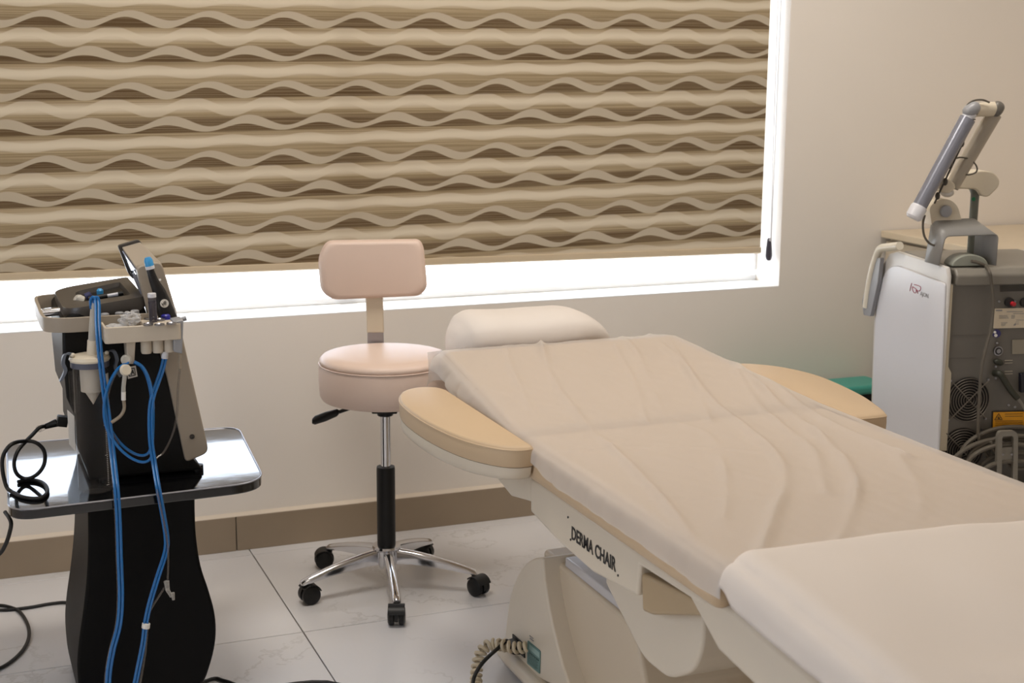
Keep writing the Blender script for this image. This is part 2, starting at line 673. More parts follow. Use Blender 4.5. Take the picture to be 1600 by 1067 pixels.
for xa in (-1.5, -0.463, 0.739, 1.941, 3.143):
    xb = min({-1.5: -0.463}.get(xa, xa + 1.202), X1)
    MB().box(((xa + xb) / 2, -0.008, 0.051), (xb - xa - 0.003, 0.012, 0.102)).build('skirting_tile', M_SKIRT, bbs, bevel=0.001, seg=1)
tp = MB()
tp.prism([V((X0, 0.0, 0.111)), V((X0, -0.013, 0.1035)), V((X0, -0.013, 0.102)), V((X0, 0.0, 0.102))], (X1 - X0, 0, 0))
struct(tp.build('lit_ledge_1', M_LITLEDGE))  # strip along the skirting top, its brightness put into the colour

# window: frame, sill, panes
M_FRAME = mat('window_frame_white', (222, 224, 228), 0.35, var=0.01)
win = struct(bpy.data.objects.new('window_1', None))
COL.objects.link(win)
win.location = ((WX0 + WX1) / 2, 0.15, WZ0)
yf = 0.165
MB().box(((WX0 + WX1) / 2, yf, WZ0 + 0.011), (WX1 - WX0, 0.05, 0.022)).build('bottom_rail', M_FRAME, win, bevel=0.003)
MB().box(((WX0 + WX1) / 2, yf, WZ1 - 0.025), (WX1 - WX0, 0.05, 0.05)).build('top_rail', M_FRAME, win, bevel=0.003)
for xx in (WX0 + 0.006, WX1 - 0.006):
    MB().box((xx, yf, (WZ0 + WZ1) / 2), (0.012, 0.05, WZ1 - WZ0 - 0.075)).build('side_rail', M_FRAME, win, bevel=0.003)
for xx in (-0.28, 1.13):
    MB().box((xx, yf, (WZ0 + WZ1) / 2), (0.045, 0.045, WZ1 - WZ0 - 0.1)).build('mullion', M_FRAME, win, bevel=0.003)
xe = [WX0 + 0.012, -0.28, 1.13, WX1 - 0.012]
for i in range(3):
    MB().box(((xe[i] + xe[i + 1]) / 2, yf + 0.005, (WZ0 + WZ1) / 2), (xe[i + 1] - xe[i], 0.004, WZ1 - WZ0 - 0.09)).build('pane', M_PANE, win)
MB().box(((WX0 + WX1) / 2, 0.07, WZ0 + 0.001), (WX1 - WX0, 0.14, 0.006)).build('sill', mat('sill_stone', (226, 224, 220), 0.3, var=0.02), win, bevel=0.002)
win2 = struct(bpy.data.objects.new('window_2', None))
COL.objects.link(win2)
win2.location = (X0 - 0.12, (LY_0 + LY_1) / 2, LZ_0)
for zz in (LZ_0 + 0.025, LZ_1 - 0.025):
    MB().box((X0 - 0.12, (LY_0 + LY_1) / 2, zz), (0.05, LY_1 - LY_0, 0.05)).build('rail', M_FRAME, win2, bevel=0.003)
for yy in (LY_0 + 0.02, (LY_0 + LY_1) / 2, LY_1 - 0.02):
    MB().box((X0 - 0.12, yy, (LZ_0 + LZ_1) / 2), (0.05, 0.04, LZ_1 - LZ_0 - 0.1)).build('side_rail', M_FRAME, win2, bevel=0.003)
for k in range(2):
    ya_ = LY_0 + 0.04 + 0.68 * k
    MB().box((X0 - 0.12, ya_ + 0.32, (LZ_0 + LZ_1) / 2), (0.004, 0.64, LZ_1 - LZ_0 - 0.1)).build('pane', M_PANE, win2)
M_OUT = mat('pale_concrete', (214, 212, 206), 0.9, var=0.05, scale=2)
struct(MB().box((1.0, 10.3, -0.4), (34, 20, 0.1)).build('outdoor_ground', M_OUT))

# ------------------------------------------------------------------ roller blind
YB = 0.06
bl = thing('roller_blind', 'wide tan roller blind with a brown wave pattern, covering the window', 'blind', (0.85, YB, 2.2))
BX0 = -0.8


def zb(x):
    return 0.826 - 0.0118 * (x - 0.147)


fb = MB()
fb.grid(lambda u, v: V((BX0 + (2.489 - BX0) * u, YB, zb(BX0 + (2.489 - BX0) * u) * (1 - v) + 2.17 * v)), 24, 12)
fb.build('fabric', M_BLIND, bl)
hem = MB()
hem.loft([[V((x, YB + dy, zb(x) + dz)) for dy, dz in ((-0.007, 0.0), (0.007, 0.0), (0.008, -0.018), (0.0, -0.023), (-0.008, -0.018))] for x in (BX0, 0.8, 2.489)])
hem.build('bottom_bar', mat('blind_hem', (196, 178, 150), 0.6), bl, bevel=0.002)
MB().cyl((BX0 - 0.02, YB, 2.17), (2.5, YB, 2.17), 0.022).build('roller_tube', M_GREYP, bl)
for xx in (BX0 - 0.025, 2.503):
    MB().box((xx, YB, 2.2), (0.006, 0.06, 0.1)).build('bracket', M_WHITEP, bl)
ch = MB()
ch.tube([V((2.506, 0.028, 2.17)), V((2.507, 0.027, 1.5)), V((2.508, 0.026, 0.815))], 0.0016, 6, 4)
ch.tube([V((2.506, 0.045, 2.17)), V((2.507, 0.044, 1.5)), V((2.508, 0.030, 0.815))], 0.0016, 6, 4)
ch.build('chain', M_WHITEP, bl)
wp = MB()
a, b = at(1202, 372, y=0.03), at(1201, 407, y=0.03)
ax = (a - b)
rg = []
for t, hw in ((0, 0.004), (0.05, 0.009), (0.2, 0.0125), (0.45, 0.0115), (0.75, 0.009), (0.93, 0.0075), (1.0, 0.004)):
    c = b + ax * t
    rg.append([c + V((math.cos(q) * hw, math.sin(q) * 0.006, 0)) for q in [2 * PI * i / 14 for i in range(14)]])
wp.loft(rg)
wo = wp.build('chain_weight', mat('weight_grey', (70, 68, 78), 0.35), bl)
hp = b + ax * 0.93
MB().cyl(hp + V((0, -0.009, 0)), hp + V((0, 0.006, 0)), 0.0045, n=12).build('pivot', M_WHITEP, wo)

# ------------------------------------------------------------------ rolling stool
SX, SY = 1.055, -0.452
st = thing('rolling_stool', 'blush vinyl rolling stool with a small backrest and chrome five-star base', 'stool', (SX, SY, 0))
sp = MB()
prof = [(0.0, 0.524), (0.150, 0.524), (0.163, 0.528), (0.1685, 0.538), (0.1705, 0.57), (0.1705, 0.607), (0.168, 0.619)]
sp.turn(prof + [(0.158, 0.622)], (SX, SY, 0), n=56)
seat = sp.build('seat', M_STOOLV, st, smooth=60)
pc = MB()
pc.turn([(0.150, 0.616), (0.1655, 0.621), (0.1685, 0.626), (0.168, 0.632), (0.160, 0.640), (0.13, 0.645), (0.07, 0.648), (0.0, 0.649)], (SX, SY, 0), n=56)
pc.build('seat_top', M_STOOLV, st, smooth=60)
pp = MB()
ringp = [V((SX + 0.1695 * math.cos(a_), SY + 0.1695 * math.sin(a_), 0.621)) for a_ in [2 * PI * i / 48 for i in range(48)]]
pp.tube(ringp, 0.0018, 6, 1, close=True)
pp.build('piping', M_STOOLV, seat)
# backrest pad, turned towards the camera side
pn = V((CF.x, CF.y, 0)).normalized()
pr = V((pn.y, -pn.x, 0))
bcen = V((SX, SY, 0)) + pn * 0.17
bpl = (bcen, pn)
bk = [at(*q, pl=bpl) for q in ((512, 376), (655, 374), (661, 385), (667, 448), (655, 460), (520, 466), (503, 452), (499, 400))]
rr = rpoly(bk, [0.016, 0.016, 0.02, 0.02, 0.02, 0.025, 0.02, 0.03], 4)
bc = sum(rr, V()) / len(rr)
rings = []
for off, sc_ in ((-0.022, 0.86), (-0.0215, 0.93), (-0.017, 0.975), (-0.008, 1.0), (0.010, 1.0), (0.018, 0.975), (0.021, 0.9)):
    rings.append([bc + (q - bc) * sc_ + pn * (off + 0.05 * ((q - bc).dot(pr) ** 2) * -6) for q in rr])
bo = MB()
bo.loft(rings)
brest = bo.build('backrest', M_STOOLV, st, smooth=50)
pb = MB()
pb.tube([bc + (q - bc) * 1.0 + pn * (-0.006 - 0.3 * ((q - bc).dot(pr) ** 2)) for q in rr], 0.0025, 6, 1, close=True)
pb.build('piping', M_STOOLV, brest)
# back support strap: covered upper part and bare steel lower part
ua, ub_, uc, ud = [at(*q, pl=(bcen, pn)) for q in ((571, 462), (598, 462), (600, 520), (573, 520))]
MB().prism([ua, ub_, uc, ud], pn * 0.012).build('back_support', M_CREAMP, st, bevel=0.003)
la, lb, lc, ld = [at(*q, pl=(bcen, pn)) for q in ((574, 519), (599, 519), (600, 556), (574, 556))]
MB().prism([la + pn * 0.003, lb + pn * 0.003, lc + pn * 0.003, ld + pn * 0.003], pn * 0.006).build('support_bar', M_STEEL, st, bevel=0.001)
zl = lc.z
ba = (lc + ld) / 2
sb = MB()
sb.loft([[V((p.x, p.y, z_)) + pr * s_ * 0.018 + V((0, 0, t_)) for s_, t_ in ((-1, -0.003), (1, -0.003), (1, 0.003), (-1, 0.003))] for p, z_ in ((ba, zl), (ba - pn * 0.03, 0.53), (V((SX, SY, 0)) + pn * 0.05, 0.516))])
sb.build('under_bar', M_STEEL, st)
# mechanism, lever, gas lift
mc = MB()
mc.box((SX, SY, 0.519), (0.15, 0.15, 0.008), Matrix.Rotation(-0.38, 3, 'Z'))
mc.box((SX, SY, 0.506), (0.050, 0.05, 0.03), Matrix.Rotation(-0.38, 3, 'Z'))
for s_ in (-1, 1):
    pm_ = V((SX, SY, 0)) + pr * s_ * 0.030
    mc.box((pm_.x, pm_.y, 0.503), (0.006, 0.05, 0.03), Matrix.Rotation(-0.38, 3, 'Z'))
mc.box((SX, SY, 0.491), (0.066, 0.05, 0.006), Matrix.Rotation(-0.38, 3, 'Z'))
mc.cyl((SX, SY, 0.478), (SX, SY, 0.51), 0.021)
mc.build('mechanism', M_BLACKP, st, bevel=0.003)
l0 = V((SX, SY, 0.512)) - pr * 0.05
l1 = at(488, 658, pl=(V((SX, SY, 0)), pn))
l15 = l0.lerp(l1, 0.5)
MB().tube([l0, l15], 0.005, 8, 1).build('lever_rod', M_BLACKP, st)
lv = MB()
dl = (l1 - l15)
rgs = []
for t, w_, h_ in ((0, 0.005, 0.005), (0.08, 0.010, 0.006), (0.5, 0.013, 0.0065), (0.9, 0.012, 0.006), (1.0, 0.007, 0.004)):
    c = l15 + dl * t
    rgs.append([c + V((0, 0, 1)) * math.sin(q) * w_ + pn * math.cos(q) * h_ * 1.6 for q in [2 * PI * i / 12 for i in range(12)]])
lv.loft(rgs)
lv.build('lever', M_BLACKP, st)
MB().cyl((SX, SY, 0.33), (SX, SY, 0.485), 0.0135, n=28).build('gas_lift', M_CHROME, st)
cv = MB()
cv.turn([(0.0, 0.118), (0.0245, 0.118), (0.0245, 0.334), (0.0235, 0.340), (0.0, 0.341)], (SX, SY, 0))
cv.build('lift_cover', M_BLACKP, st)
hb = MB()
hb.turn([(0.0, 0.062), (0.019, 0.062), (0.02, 0.072), (0.03, 0.074), (0.033, 0.082), (0.033, 0.112), (0.038, 0.118), (0.037, 0.124), (0.026, 0.126), (0.0, 0.126)], (SX, SY, 0))
hb.build('hub', M_CHROME, st)
RB = 0.236
leg0 = cst0 = None
for k, deg in enumerate((187, 259, 331, 43, 115)):
    a_ = math.radians(deg)
    if leg0 is None:
        lm = MB()
        rg = []
        for t, zt, wt, zb_ in ((0.022, 0.118, 0.012, 0.076), (0.07, 0.112, 0.0125, 0.076), (0.12, 0.102, 0.0125, 0.072), (0.17, 0.089, 0.012, 0.066), (0.215, 0.075, 0.0115, 0.058), (0.238, 0.067, 0.011, 0.054), (0.243, 0.063, 0.009, 0.054)):
            pts = []
            for q in range(9):
                ang = PI * q / 8
                pts.append(V((t, math.cos(ang) * wt, zt - 0.010 + math.sin(ang) * 0.010)))
            pts += [V((t, -wt, zb_)), V((t, -wt + 0.004, zb_)), V((t, wt - 0.004, zb_)), V((t, wt, zb_))]
            rg.append(pts)
        lm.loft(rg)
        lg = lm.build('leg', M_CHROME, st, local=True, smooth=40)
        leg0 = lg
    else:
        lg = leg0.copy()
        COL.objects.link(lg)
        lg.parent = st
    lg.location = (0, 0, 0)
    lg.rotation_euler = (0, 0, a_)
    ca = {0: 0.15, 1: -1.9, 2: -1.15, 3: 2.4, 4: 2.9}[k]
    if cst0 is None:
        cm = MB()
        cm.cyl((0, 0, 0.045), (0, 0, 0.062), 0.007, n=12)
        rgh = []
        for yy in (-0.0045, 0.0045):
            rgh.append([V((0.016 + 0.027 * math.cos(q), yy, 0.026 + 0.027 * math.sin(q))) for q in [math.radians(-20 + 220 * i / 12) for i in range(13)]])
        cm.loft(rgh)
        rgh = []
        for yy in (-0.021, 0.021):
            rgh.append([V((0.016 + 0.0285 * math.cos(q), yy, 0.026 + 0.0285 * math.sin(q))) for q in [math.radians(20 + 120 * i / 10) for i in range(11)]] +
                       [V((0.016 + 0.0255 * math.cos(q), yy, 0.026 + 0.0255 * math.sin(q))) for q in [math.radians(140 - 120 * i / 10) for i in range(11)]])
        cm.loft(rgh)
        cs_ = cm.build('caster', M_BLACKP, st, local=True)
        cst0 = cs_
        ch_ = []
        for s_ in (-1, 1):
            wm = MB()
            wm.turn([(0.0, -0.008), (0.019, -0.008), (0.0245, -0.006), (0.025, 0.0), (0.0245, 0.005), (0.018, 0.0085), (0.0, 0.0095)], (0.016, s_ * 0.0135, 0.025), axis=(0, s_, 0), n=24)
            ch_.append(wm.build('wheel', M_BLACKP, cs_, local=True))
    else:
        cs_ = cst0.copy()
        COL.objects.link(cs_)
        cs_.parent = st
        for w_ in ch_:
            w2 = w_.copy()
            COL.objects.link(w2)
            w2.parent = cs_
    cs_.location = (RB * math.cos(a_), RB * math.sin(a_), 0)
    cs_.rotation_euler = (0, 0, ca)

# ------------------------------------------------------------------ trolley with the black table top
TZ = 0.50
tr = thing('trolley_table', 'black pedestal trolley with a wide glossy top carrying the facial machine', 'trolley', (0.39, -0.75, 0))
tc_ = [at(*q, z=TZ) for q in ((13, 800), (415, 752), (372, 667), (10, 694))]
tpts = rpoly(tc_, [0.06, 0.075, 0.05, 0.04], 8)
MB().prism([p - V((0, 0, 0.022)) for p in tpts], (0, 0, 0.022)).build('tabletop', mat('film_black', (12, 12, 13), 0.09, var=0, coat=0.5, bump=0.25, bscale=9), tr, bevel=0.003, seg=2)
MB().tube(tpts, 0.0018, 6, 1, close=True).build('edge_trim', M_STEEL, tr)
yst = -0.95
sil = [(138, 795), (138, 850), (136, 900), (131, 950), (124, 1000), (121, 1040), (124, 1085), (130, 1125), (296, 1112), (318, 1066), (327, 1045), (335, 1015), (338, 985), (335, 955), (326, 922), (314, 885), (307, 840), (305, 800), (305, 772)]
sp3 = [at(*q, y=yst) for q in sil]
for p in sp3:
    p.z = max(p.z, 0.012)
    p.z = min(p.z, TZ - 0.021)
top_l, top_r = V((sp3[0].x, yst, TZ - 0.023)), V((sp3[-1].x, yst, TZ - 0.023))
sp3[0], sp3[-1] = top_l, top_r
body = spline(sp3[:8], 4) + spline(sp3[8:], 4)
MB().prism(body, (0, 0.30, 0)).build('pedestal', mat('pedestal_black', (3, 3, 3), 0.5, spec=0.15, var=0.0), tr, bevel=0.006, seg=2)
for xx in (0.28, 0.44):
    for yy in (yst + 0.04, yst + 0.26):
        MB().cyl((xx, yy, 0.0), (xx, yy, 0.016), 0.016, n=14).build('foot', M_BLACKP, tr)
MB().cyl(at(313, 1064, z=0.0), at(313, 1064, z=0.0) + V((0, 0, 0.022)), 0.012, 0.009, n=14).build('foot', M_WHITEP, tr)

# ------------------------------------------------------------------ facial machine on the trolley
YN, YFAR = -0.89, -0.6
fm = thing('facial_machine', 'black and greige facial machine standing on the trolley top', 'machine', (0.37, -0.75, TZ))


def side(q, y=YN):
    return at(*q, y=y)


bp = [side(q) for q in ((108, 492), (222, 470), (250, 545), (300, 715), (318, 734), (300, 741), (140, 752), (136, 735), (117, 690), (116, 648), (104, 622), (98, 560), (97, 500))]
for p in bp:
    p.z = max(p.z, TZ + 0.008)
MB().prism(bp, (0, YFAR - YN, 0)).build('body', mat('machine_black', (4, 4, 4), 0.45, spec=0.25, var=0.0), fm, bevel=0.006)
for xx in (0.30, 0.50):
    for yy in (-0.86, -0.63):
        MB().cyl((xx, yy, TZ), (xx, yy, TZ + 0.012), 0.012, n=14).build('foot', M_BLACKP, fm)
# console shell with a recess
cn = MB()
q0, q1 = side((104, 484)), side((226, 463))
dz = V((0, 0, -0.028))
dy = V((0, YFAR - YN, 0))


def cpt(u, v, w=0.0):
    return q0 + (q1 - q0) * u + dy * v + V((0, 0, w))


outer = rpoly([cpt(-0.03, 0), cpt(1, 0), cpt(1, 1), cpt(-0.03, 1)], [0.05, 0.01, 0.01, 0.06], 6)
inner = rpoly([cpt(0.20, 0.22), cpt(0.86, 0.16), cpt(0.86, 0.82), cpt(0.22, 0.72)], [0.03, 0.015, 0.015, 0.03], 6)
innb = [cpt(0.53, 0.5) + (p - cpt(0.53, 0.5)) * 0.92 + V((0, 0, -0.016)) for p in inner]
oc = cpt(0.5, 0.5)
outm = [oc + (p - oc) * 1.015 + V((0, 0, -0.008)) for p in outer]
outb = [oc + (p - oc) * 1.0 + dz for p in outer]
cn.loft([innb, inner, outer, outm, outb], cap=False)
cn.b.faces.new([cn.b.verts.new(p) for p in innb])
cn.build('console', M_DKBROWN, fm, smooth=50)
# greige slanted spine panel
bg_ = rpoly([side(q, YN - 0.006) for q in ((213, 417), (252, 408), (279, 497), (327, 707), (290, 723), (258, 575), (232, 496))], [0.012, 0.016, 0.05, 0.016, 0.012, 0.1, 0.1], 5)
sp_ = MB().prism(bg_, (0, 0.03, 0)).build('spine_panel', M_BEIGE, fm, bevel=0.003)
kl = side((300, 682), YN - 0.006)
lk = MB()
lk.turn([(0.0, 0), (0.0055, 0), (0.0055, 0.002), (0.0035, 0.002), (0.0035, 0.0008), (0.0018, 0.0008), (0.0018, 0.002), (0, 0.002)], kl, axis=(0, -1, 0), n=18)
lk.build('lock', mat('lock_dark', (60, 54, 48), 0.4), sp_)
# screen housing leaning on the console
h0 = [side(q, -0.75) for q in ((190, 386), (219, 378), (246, 425), (209, 432))]
h1 = [side(q, -0.865) for q in ((214, 420), (252, 410), (262, 440), (225, 468))]
MB().loft([h0, h1]).build('screen_housing', M_BEIGE, fm, bevel=0.002)
gl = MB()
nrm = (h0[3] - h0[0]).cross(h1[0] - h0[0]).normalized()
if nrm.x > 0:
    nrm = -nrm
gc = (h0[0] + h0[3] + h1[0] + h1[3]) / 4
gq = [gc + (p - gc) * 0.86 + nrm * 0.001 for p in (h0[0], h1[0], h1[3], h0[3])]
gl.prism(gq, nrm * 0.002)
go_ = gl.build('side_gloss_panel', mat('gloss_pale_blue', (150, 158, 178), 0.08, var=0.0), fm)
kn = gc + nrm * 0.004 + (h0[0] - h0[3]) * 0.05
MB().cyl(kn - nrm * 0.002, kn + nrm * 0.002, 0.003, n=12).build('sensor_hole', M_BLACKP, fm)
rm0 = [side(q, -0.75) for q in ((184, 384), (217, 374), (222, 381), (250, 428), (207, 436), (200, 426))]
rm = rpoly(rm0, [0.006, 0.01, 0.004, 0.004, 0.004, 0.004], 4)
ex_ = (rm0[1] - rm0[0]).normalized()
MB().prism(rm, V((0, 0.014, 0))).build('screen_bezel', M_DKBROWN, fm, bevel=0.002)
# wrap-around handle band
zA, zB = side((80, 498), -0.93).z, side((80, 521), -0.93).z
xl = side((70, 505), -0.93).x
pathh = [V((0.40, -0.93, 0)), V((0.30, -0.93, 0)), V((xl + 0.045, -0.93, 0)), V((xl + 0.012, -0.915, 0)), V((xl, -0.88, 0)), V((xl, -0.75, 0)), V((xl + 0.002, -0.65, 0)), V((xl + 0.015, -0.62, 0)), V((xl + 0.05, -0.608, 0)), V((0.28, -0.605, 0))]
pathh = spline(pathh, 5)
hr = []
for i, p in enumerate(pathh):
    d = (pathh[min(i + 1, len(pathh) - 1)] - pathh[max(i - 1, 0)]).normalized()
    nn = V((d.y, -d.x, 0)) * 0.0035
    hr.append([V((p.x, p.y, zB)) + nn, V((p.x, p.y, zB)) - nn, V((p.x, p.y, zA)) - nn, V((p.x, p.y, zA)) + nn])
MB().loft(hr).build('handle_band', M_BEIGE, fm, bevel=0.001)
MB().tube([side((66, 489), -0.79), side((96, 486), -0.79)], 0.009, 14, 1).build('handle_bar', M_CHROME, fm)
# rear label on the curved back
MB().prism([side(q, YN - 0.0005) for q in ((105, 640), (116, 650), (118, 706), (108, 694))], (0, 0.0005, 0)).build('rear_label', M_PAPERW, fm)
# accessory tray on the near side
YT = -1.002
ta, tb = side((163, 515), YT), side((280, 503), YT)
zt0, zt1 = side((165, 538), YT).z, (ta.z + tb.z) / 2
xa, xb = ta.x, tb.x + 0.004
trm = MB()
o4 = rpoly([V((xa, YT, zt1)), V((xb, YT, zt1)), V((xb, -0.898, zt1)), V((xa, -0.898, zt1))], 0.008, 4)
xm = xa + (xb - xa) * 0.52
i4 = rpoly([V((xa + 0.005, YT + 0.006, zt1)), V((xm, YT + 0.006, zt1)), V((xm, -0.905, zt1)), V((xa + 0.005, -0.905, zt1))], 0.008, 4)
ob = [p + V((0, 0, zt0 - zt1)) for p in o4]
ib = [p + V((0, 0, -0.018)) for p in i4]
trm.loft([ob, o4, i4, ib])
tray = trm.build('accessory_tray', M_BEIGEL, fm, bevel=0.0015, seg=2)
for i_, (qx, qy) in enumerate(((232, 507), (249, 508), (250, 500), (268, 506), (233, 498))):
    hp = at(qx, qy, z=zt1 + 0.001)
    rgm = MB()
    rgm.turn([(0.0065, 0.0), (0.0105, 0.0), (0.0105, 0.0025), (0.0085, 0.003), (0.0065, 0.001)], hp, n=20)
    rgm.build('socket_ring', M_STEEL, tray)
    MB().turn([(0.0, 0.0), (0.0068, 0.0), (0.0068, 0.0006), (0, 0.0006)], hp, n=16).build('socket_hole', M_INK, tray)
for qx in (228, 246, 264):
    c = side((qx, 530), YT + 0.03)
    MB().turn([(0.0, -0.03), (0.010, -0.03), (0.0115, -0.026), (0.0115, 0.0), (0, 0.0)], (c.x, YT + 0.03, zt0), n=20).build('holder_cup', M_BEIGEL, tray, smooth=50)
cl = MB()
cl.prism([side(q, YT + 0.004) for q in ((271, 503), (287, 500), (285, 553), (272, 550))], (0, 0.05, 0))
cl.build('side_bracket', M_GREYP, tray, bevel=0.002)
MB().cyl(side((281, 500), YT + 0.03), side((291, 497), YT + 0.03), 0.005, n=12).build('thumb_screw', M_GREYP, tray)
MB().prism([side(q, YT + 0.02) for q in ((197, 533), (212, 532), (210, 569), (200, 569))], (0, 0.05, 0)).build('hose_hook', M_BEIGEL, tray, bevel=0.002)
for qx, qy in ((164, 494), (187, 492), (211, 489)):
    c = side((qx, qy + 6), -0.908)
    kb = MB()
    kb.turn([(0.0, 0.0), (0.0095, 0.0), (0.009, 0.013), (0.007, 0.0145), (0, 0.0145)], c, n=18)
    kb.build('knob', M_GREYP, fm)
# small stickers
MB().prism([side(q, YN - 0.001) for q in ((197, 574), (212, 571), (215, 588), (200, 592))], (0, -0.0006, 0)).build('hazard_sticker', M_PAPERW, fm)
ms = MB()
for A, B in (((200, 577), (210, 575)), ((210, 575), (212, 586)), ((212, 586), (202, 588)), ((202, 588), (200, 577)), ((205, 586), (207, 578)), ((207, 578), (210, 585)), ((206, 581), (208, 583))):
    ms.tube([side(A, YN - 0.0018), side(B, YN - 0.0018)], 0.0009, 5, 1)
ms.build('hazard_mark', M_INK, fm)

# ------------------------------------------------------------------ things on the machine
# handpiece leaning on the spine panel, label HF
YH = -0.93
hpz = thing('handpiece', 'black tapered handpiece with blue tip leaning on the greige panel', 'handpiece', side((268, 496), YH))
hq = [((230, 418), (240, 417)), ((229, 424), (241, 422)), ((233, 440), (247, 436)), ((240, 462), (258, 452)), ((243, 478), (266, 468)), ((246, 492), (273, 484)), ((248, 500), (277, 495))]
rg = []
for A, B in hq:
    pa, pb_ = side(A, YH), side(B, YH)
    c, hw = (pa + pb_) / 2, (pb_ - pa) / 2
    rg.append([c + hw * math.cos(q) + V((0, hw.length * 0.75 * math.sin(q), 0)) for q in [2 * PI * i / 20 for i in range(20)]])
MB().loft(rg).build('grip', mat('handpiece_black', (17, 16, 17), 0.35, var=0.0), hpz, smooth=50)
ta_, tb_ = side((234.5, 418), YH), side((231, 404), YH)
MB().cyl(ta_ + (ta_ - tb_) * 0.15, ta_ + (tb_ - ta_) * 0.2, 0.0095, n=18).build('collar', M_WHITEP, hpz)
tpm = MB()
tpm.turn([(0.0, 0.0), (0.0092, 0.0), (0.0088, 0.012), (0.006, 0.018), (0.0, 0.019)], ta_ + (tb_ - ta_) * 0.2, axis=(tb_ - ta_), n=14)
tpm.build('tip', M_BLUECAP, hpz)
MB().cyl(side((250, 437), YH - 0.012), side((250, 437), YH - 0.016), 0.0025, n=10).build('button', M_PAPERW, hpz)
cdisc = side((257, 474), YH - 0.0145)
nd = V((-0.25, -1, 0.15)).normalized()
MB().cyl(cdisc, cdisc + nd * 0.0012, 0.0088, n=28).build('badge', M_PAPERW, hpz)
exd = (side((262, 473), YH) - side((257, 474), YH)).normalized()
exd = (exd - nd * exd.dot(nd)).normalized()
exd = (Matrix.Rotation(math.radians(20), 3, nd) @ exd)
text_obj('lettering', 'HF', frame(cdisc + nd * 0.0016 - exd * 0.0056 - nd.cross(exd) * 0.0038, exd, nd.cross(exd), nd), 0.0105, M_INK, hpz, 0.0002, 0.85, 0.0002)
# vial
vb = at(240, 505, z=zt1 - 0.01)
vb.y = YT + 0.035
vb = side((240, 506), YT + 0.035)
vt = side((237, 458), YT + 0.035)
vi = thing('vial', 'small dark vial with white cap and label standing in the tray', 'vial', vb)
va = vt - vb
va = V((0, 0, va.length))
va = (vt - vb)
MB().cyl(vb + va * 0.02, vb + va * 0.74, 0.0083, n=20).build('bottle', clear_mat('vial_body', (70, 66, 78), 0.6, 0.1), vi)
MB().cyl(vb + va * 0.70, vb + va * 0.86, 0.0075, 0.0083, n=20).build('neck', clear_mat('vial_neck', (90, 88, 98), 0.5, 0.1), vi)
MB().cyl(vb + va * 0.86, vb + va * 1.0, 0.0088, n=20).build('cap', M_WHITEP, vi, bevel=0.001)
lab = MB()
u_ = va.normalized()
e1 = u_.cross(V((0, 1, 0))).normalized()
e2 = u_.cross(e1)
for a0, a1 in ((-2.95, -2.0), (-1.45, -0.3)):
    rgl = []
    for hh in (0.08, 0.66):
        rgl.append([vb + va * hh + (e1 * math.cos(a0 + (a1 - a0) * i / 8) - e2 * -math.sin(a0 + (a1 - a0) * i / 8)) * 0.0086 for i in range(9)])
    vr = [[lab.b.verts.new(p) for p in r] for r in rgl]
    for i in range(8):
        lab.b.faces.new([vr[0][i], vr[0][i + 1], vr[1][i + 1], vr[1][i]])
lab.build('vial_label', M_PAPERW, vi, solid=0.0003)
# indigo cap lying behind the vial
oc_ = at(259, 496, y=YT + 0.06)
tag(MB().turn([(0, 0), (0.010, 0), (0.0095, 0.008), (0.006, 0.011), (0, 0.011)], (oc_.x, oc_.y, zt1), n=18).build('cap', M_INDIGO), 'small indigo cap on the tray beside the black handpiece', 'cap')


def crumple(name, c, r, material, seed, amp=0.35):
    m_ = MB()
    n_, k_ = 26, 16
    rings = []
    for j in range(k_ + 1):
        th = -PI / 2 + PI * j / k_
        ring = []
        for i in range(n_):
            a = 2 * PI * i / n_
            d = V((math.cos(a) * max(math.cos(th), 0.002), math.sin(a) * max(math.cos(th), 0.002), math.sin(th)))
            f = 1 + amp * (noise.noise(d * 2.6 + V((seed, 0, 0))) + 0.7 * abs(noise.noise(d * 6 + V((0, seed, 0)))))
            ring.append(V(c) + V((d.x * r[0], d.y * r[1], d.z * r[2])) * f)
        rings.append(ring)
    m_.loft(rings)
    return m_.build(name, material, smooth=25)


dcx = (xa + xm) / 2
tag(crumple('plastic_packet', (xa + 0.028, YT + 0.04, zt1 - 0.008), (0.020, 0.022, 0.007), M_BAG, 3.1), 'clear crinkled packet with pale blue contents lying in the tray', 'packet')
tag(crumple('film_bag', (xm - 0.022, YT + 0.05, zt1 + 0.007), (0.019, 0.020, 0.012), M_BAG, 9.4, 0.5), 'crumpled clear film bag standing up at the tray middle', 'bag')
tag(crumple('cotton_pad', (xa + 0.026, YT + 0.036, zt1 - 0.012), (0.012, 0.010, 0.004), mat('pale_blue_pad', (165, 200, 208), 0.7), 5.0, 0.2), 'pale blue pad inside the clear packet', 'pad')
# bits in the console recess
zr = cpt(0.5, 0.45, -0.026)
pcs = cpt(0.46, 0.40, -0.006)
pen = thing('applicator', 'short black applicator with white end lying in the console recess', 'applicator', pcs)
pd = (q1 - q0).normalized()
MB().tube([pcs - pd * 0.018, pcs + pd * 0.022], 0.006, 12, 1).build('barrel', M_BLACKP, pen)
MB().tube([pcs + pd * 0.022, pcs + pd * 0.045], 0.0042, 12, 1).build('white_end', M_WHITEP, pen)
MB().tube([pcs + pd * 0.045, pcs + pd * 0.056], 0.005, 12, 1).build('clip', M_BLACKP, pen)
c = cpt(0.54, 0.60, -0.013)
tag(MB().turn([(0, 0), (0.007, 0), (0.0075, 0.012), (0.004, 0.016), (0, 0.016)], c, n=14).build('tip_cap', M_BLUECAP), 'small blue tip standing in the console recess', 'cap')
c = cpt(0.24, 0.36, -0.006)
dm = MB()
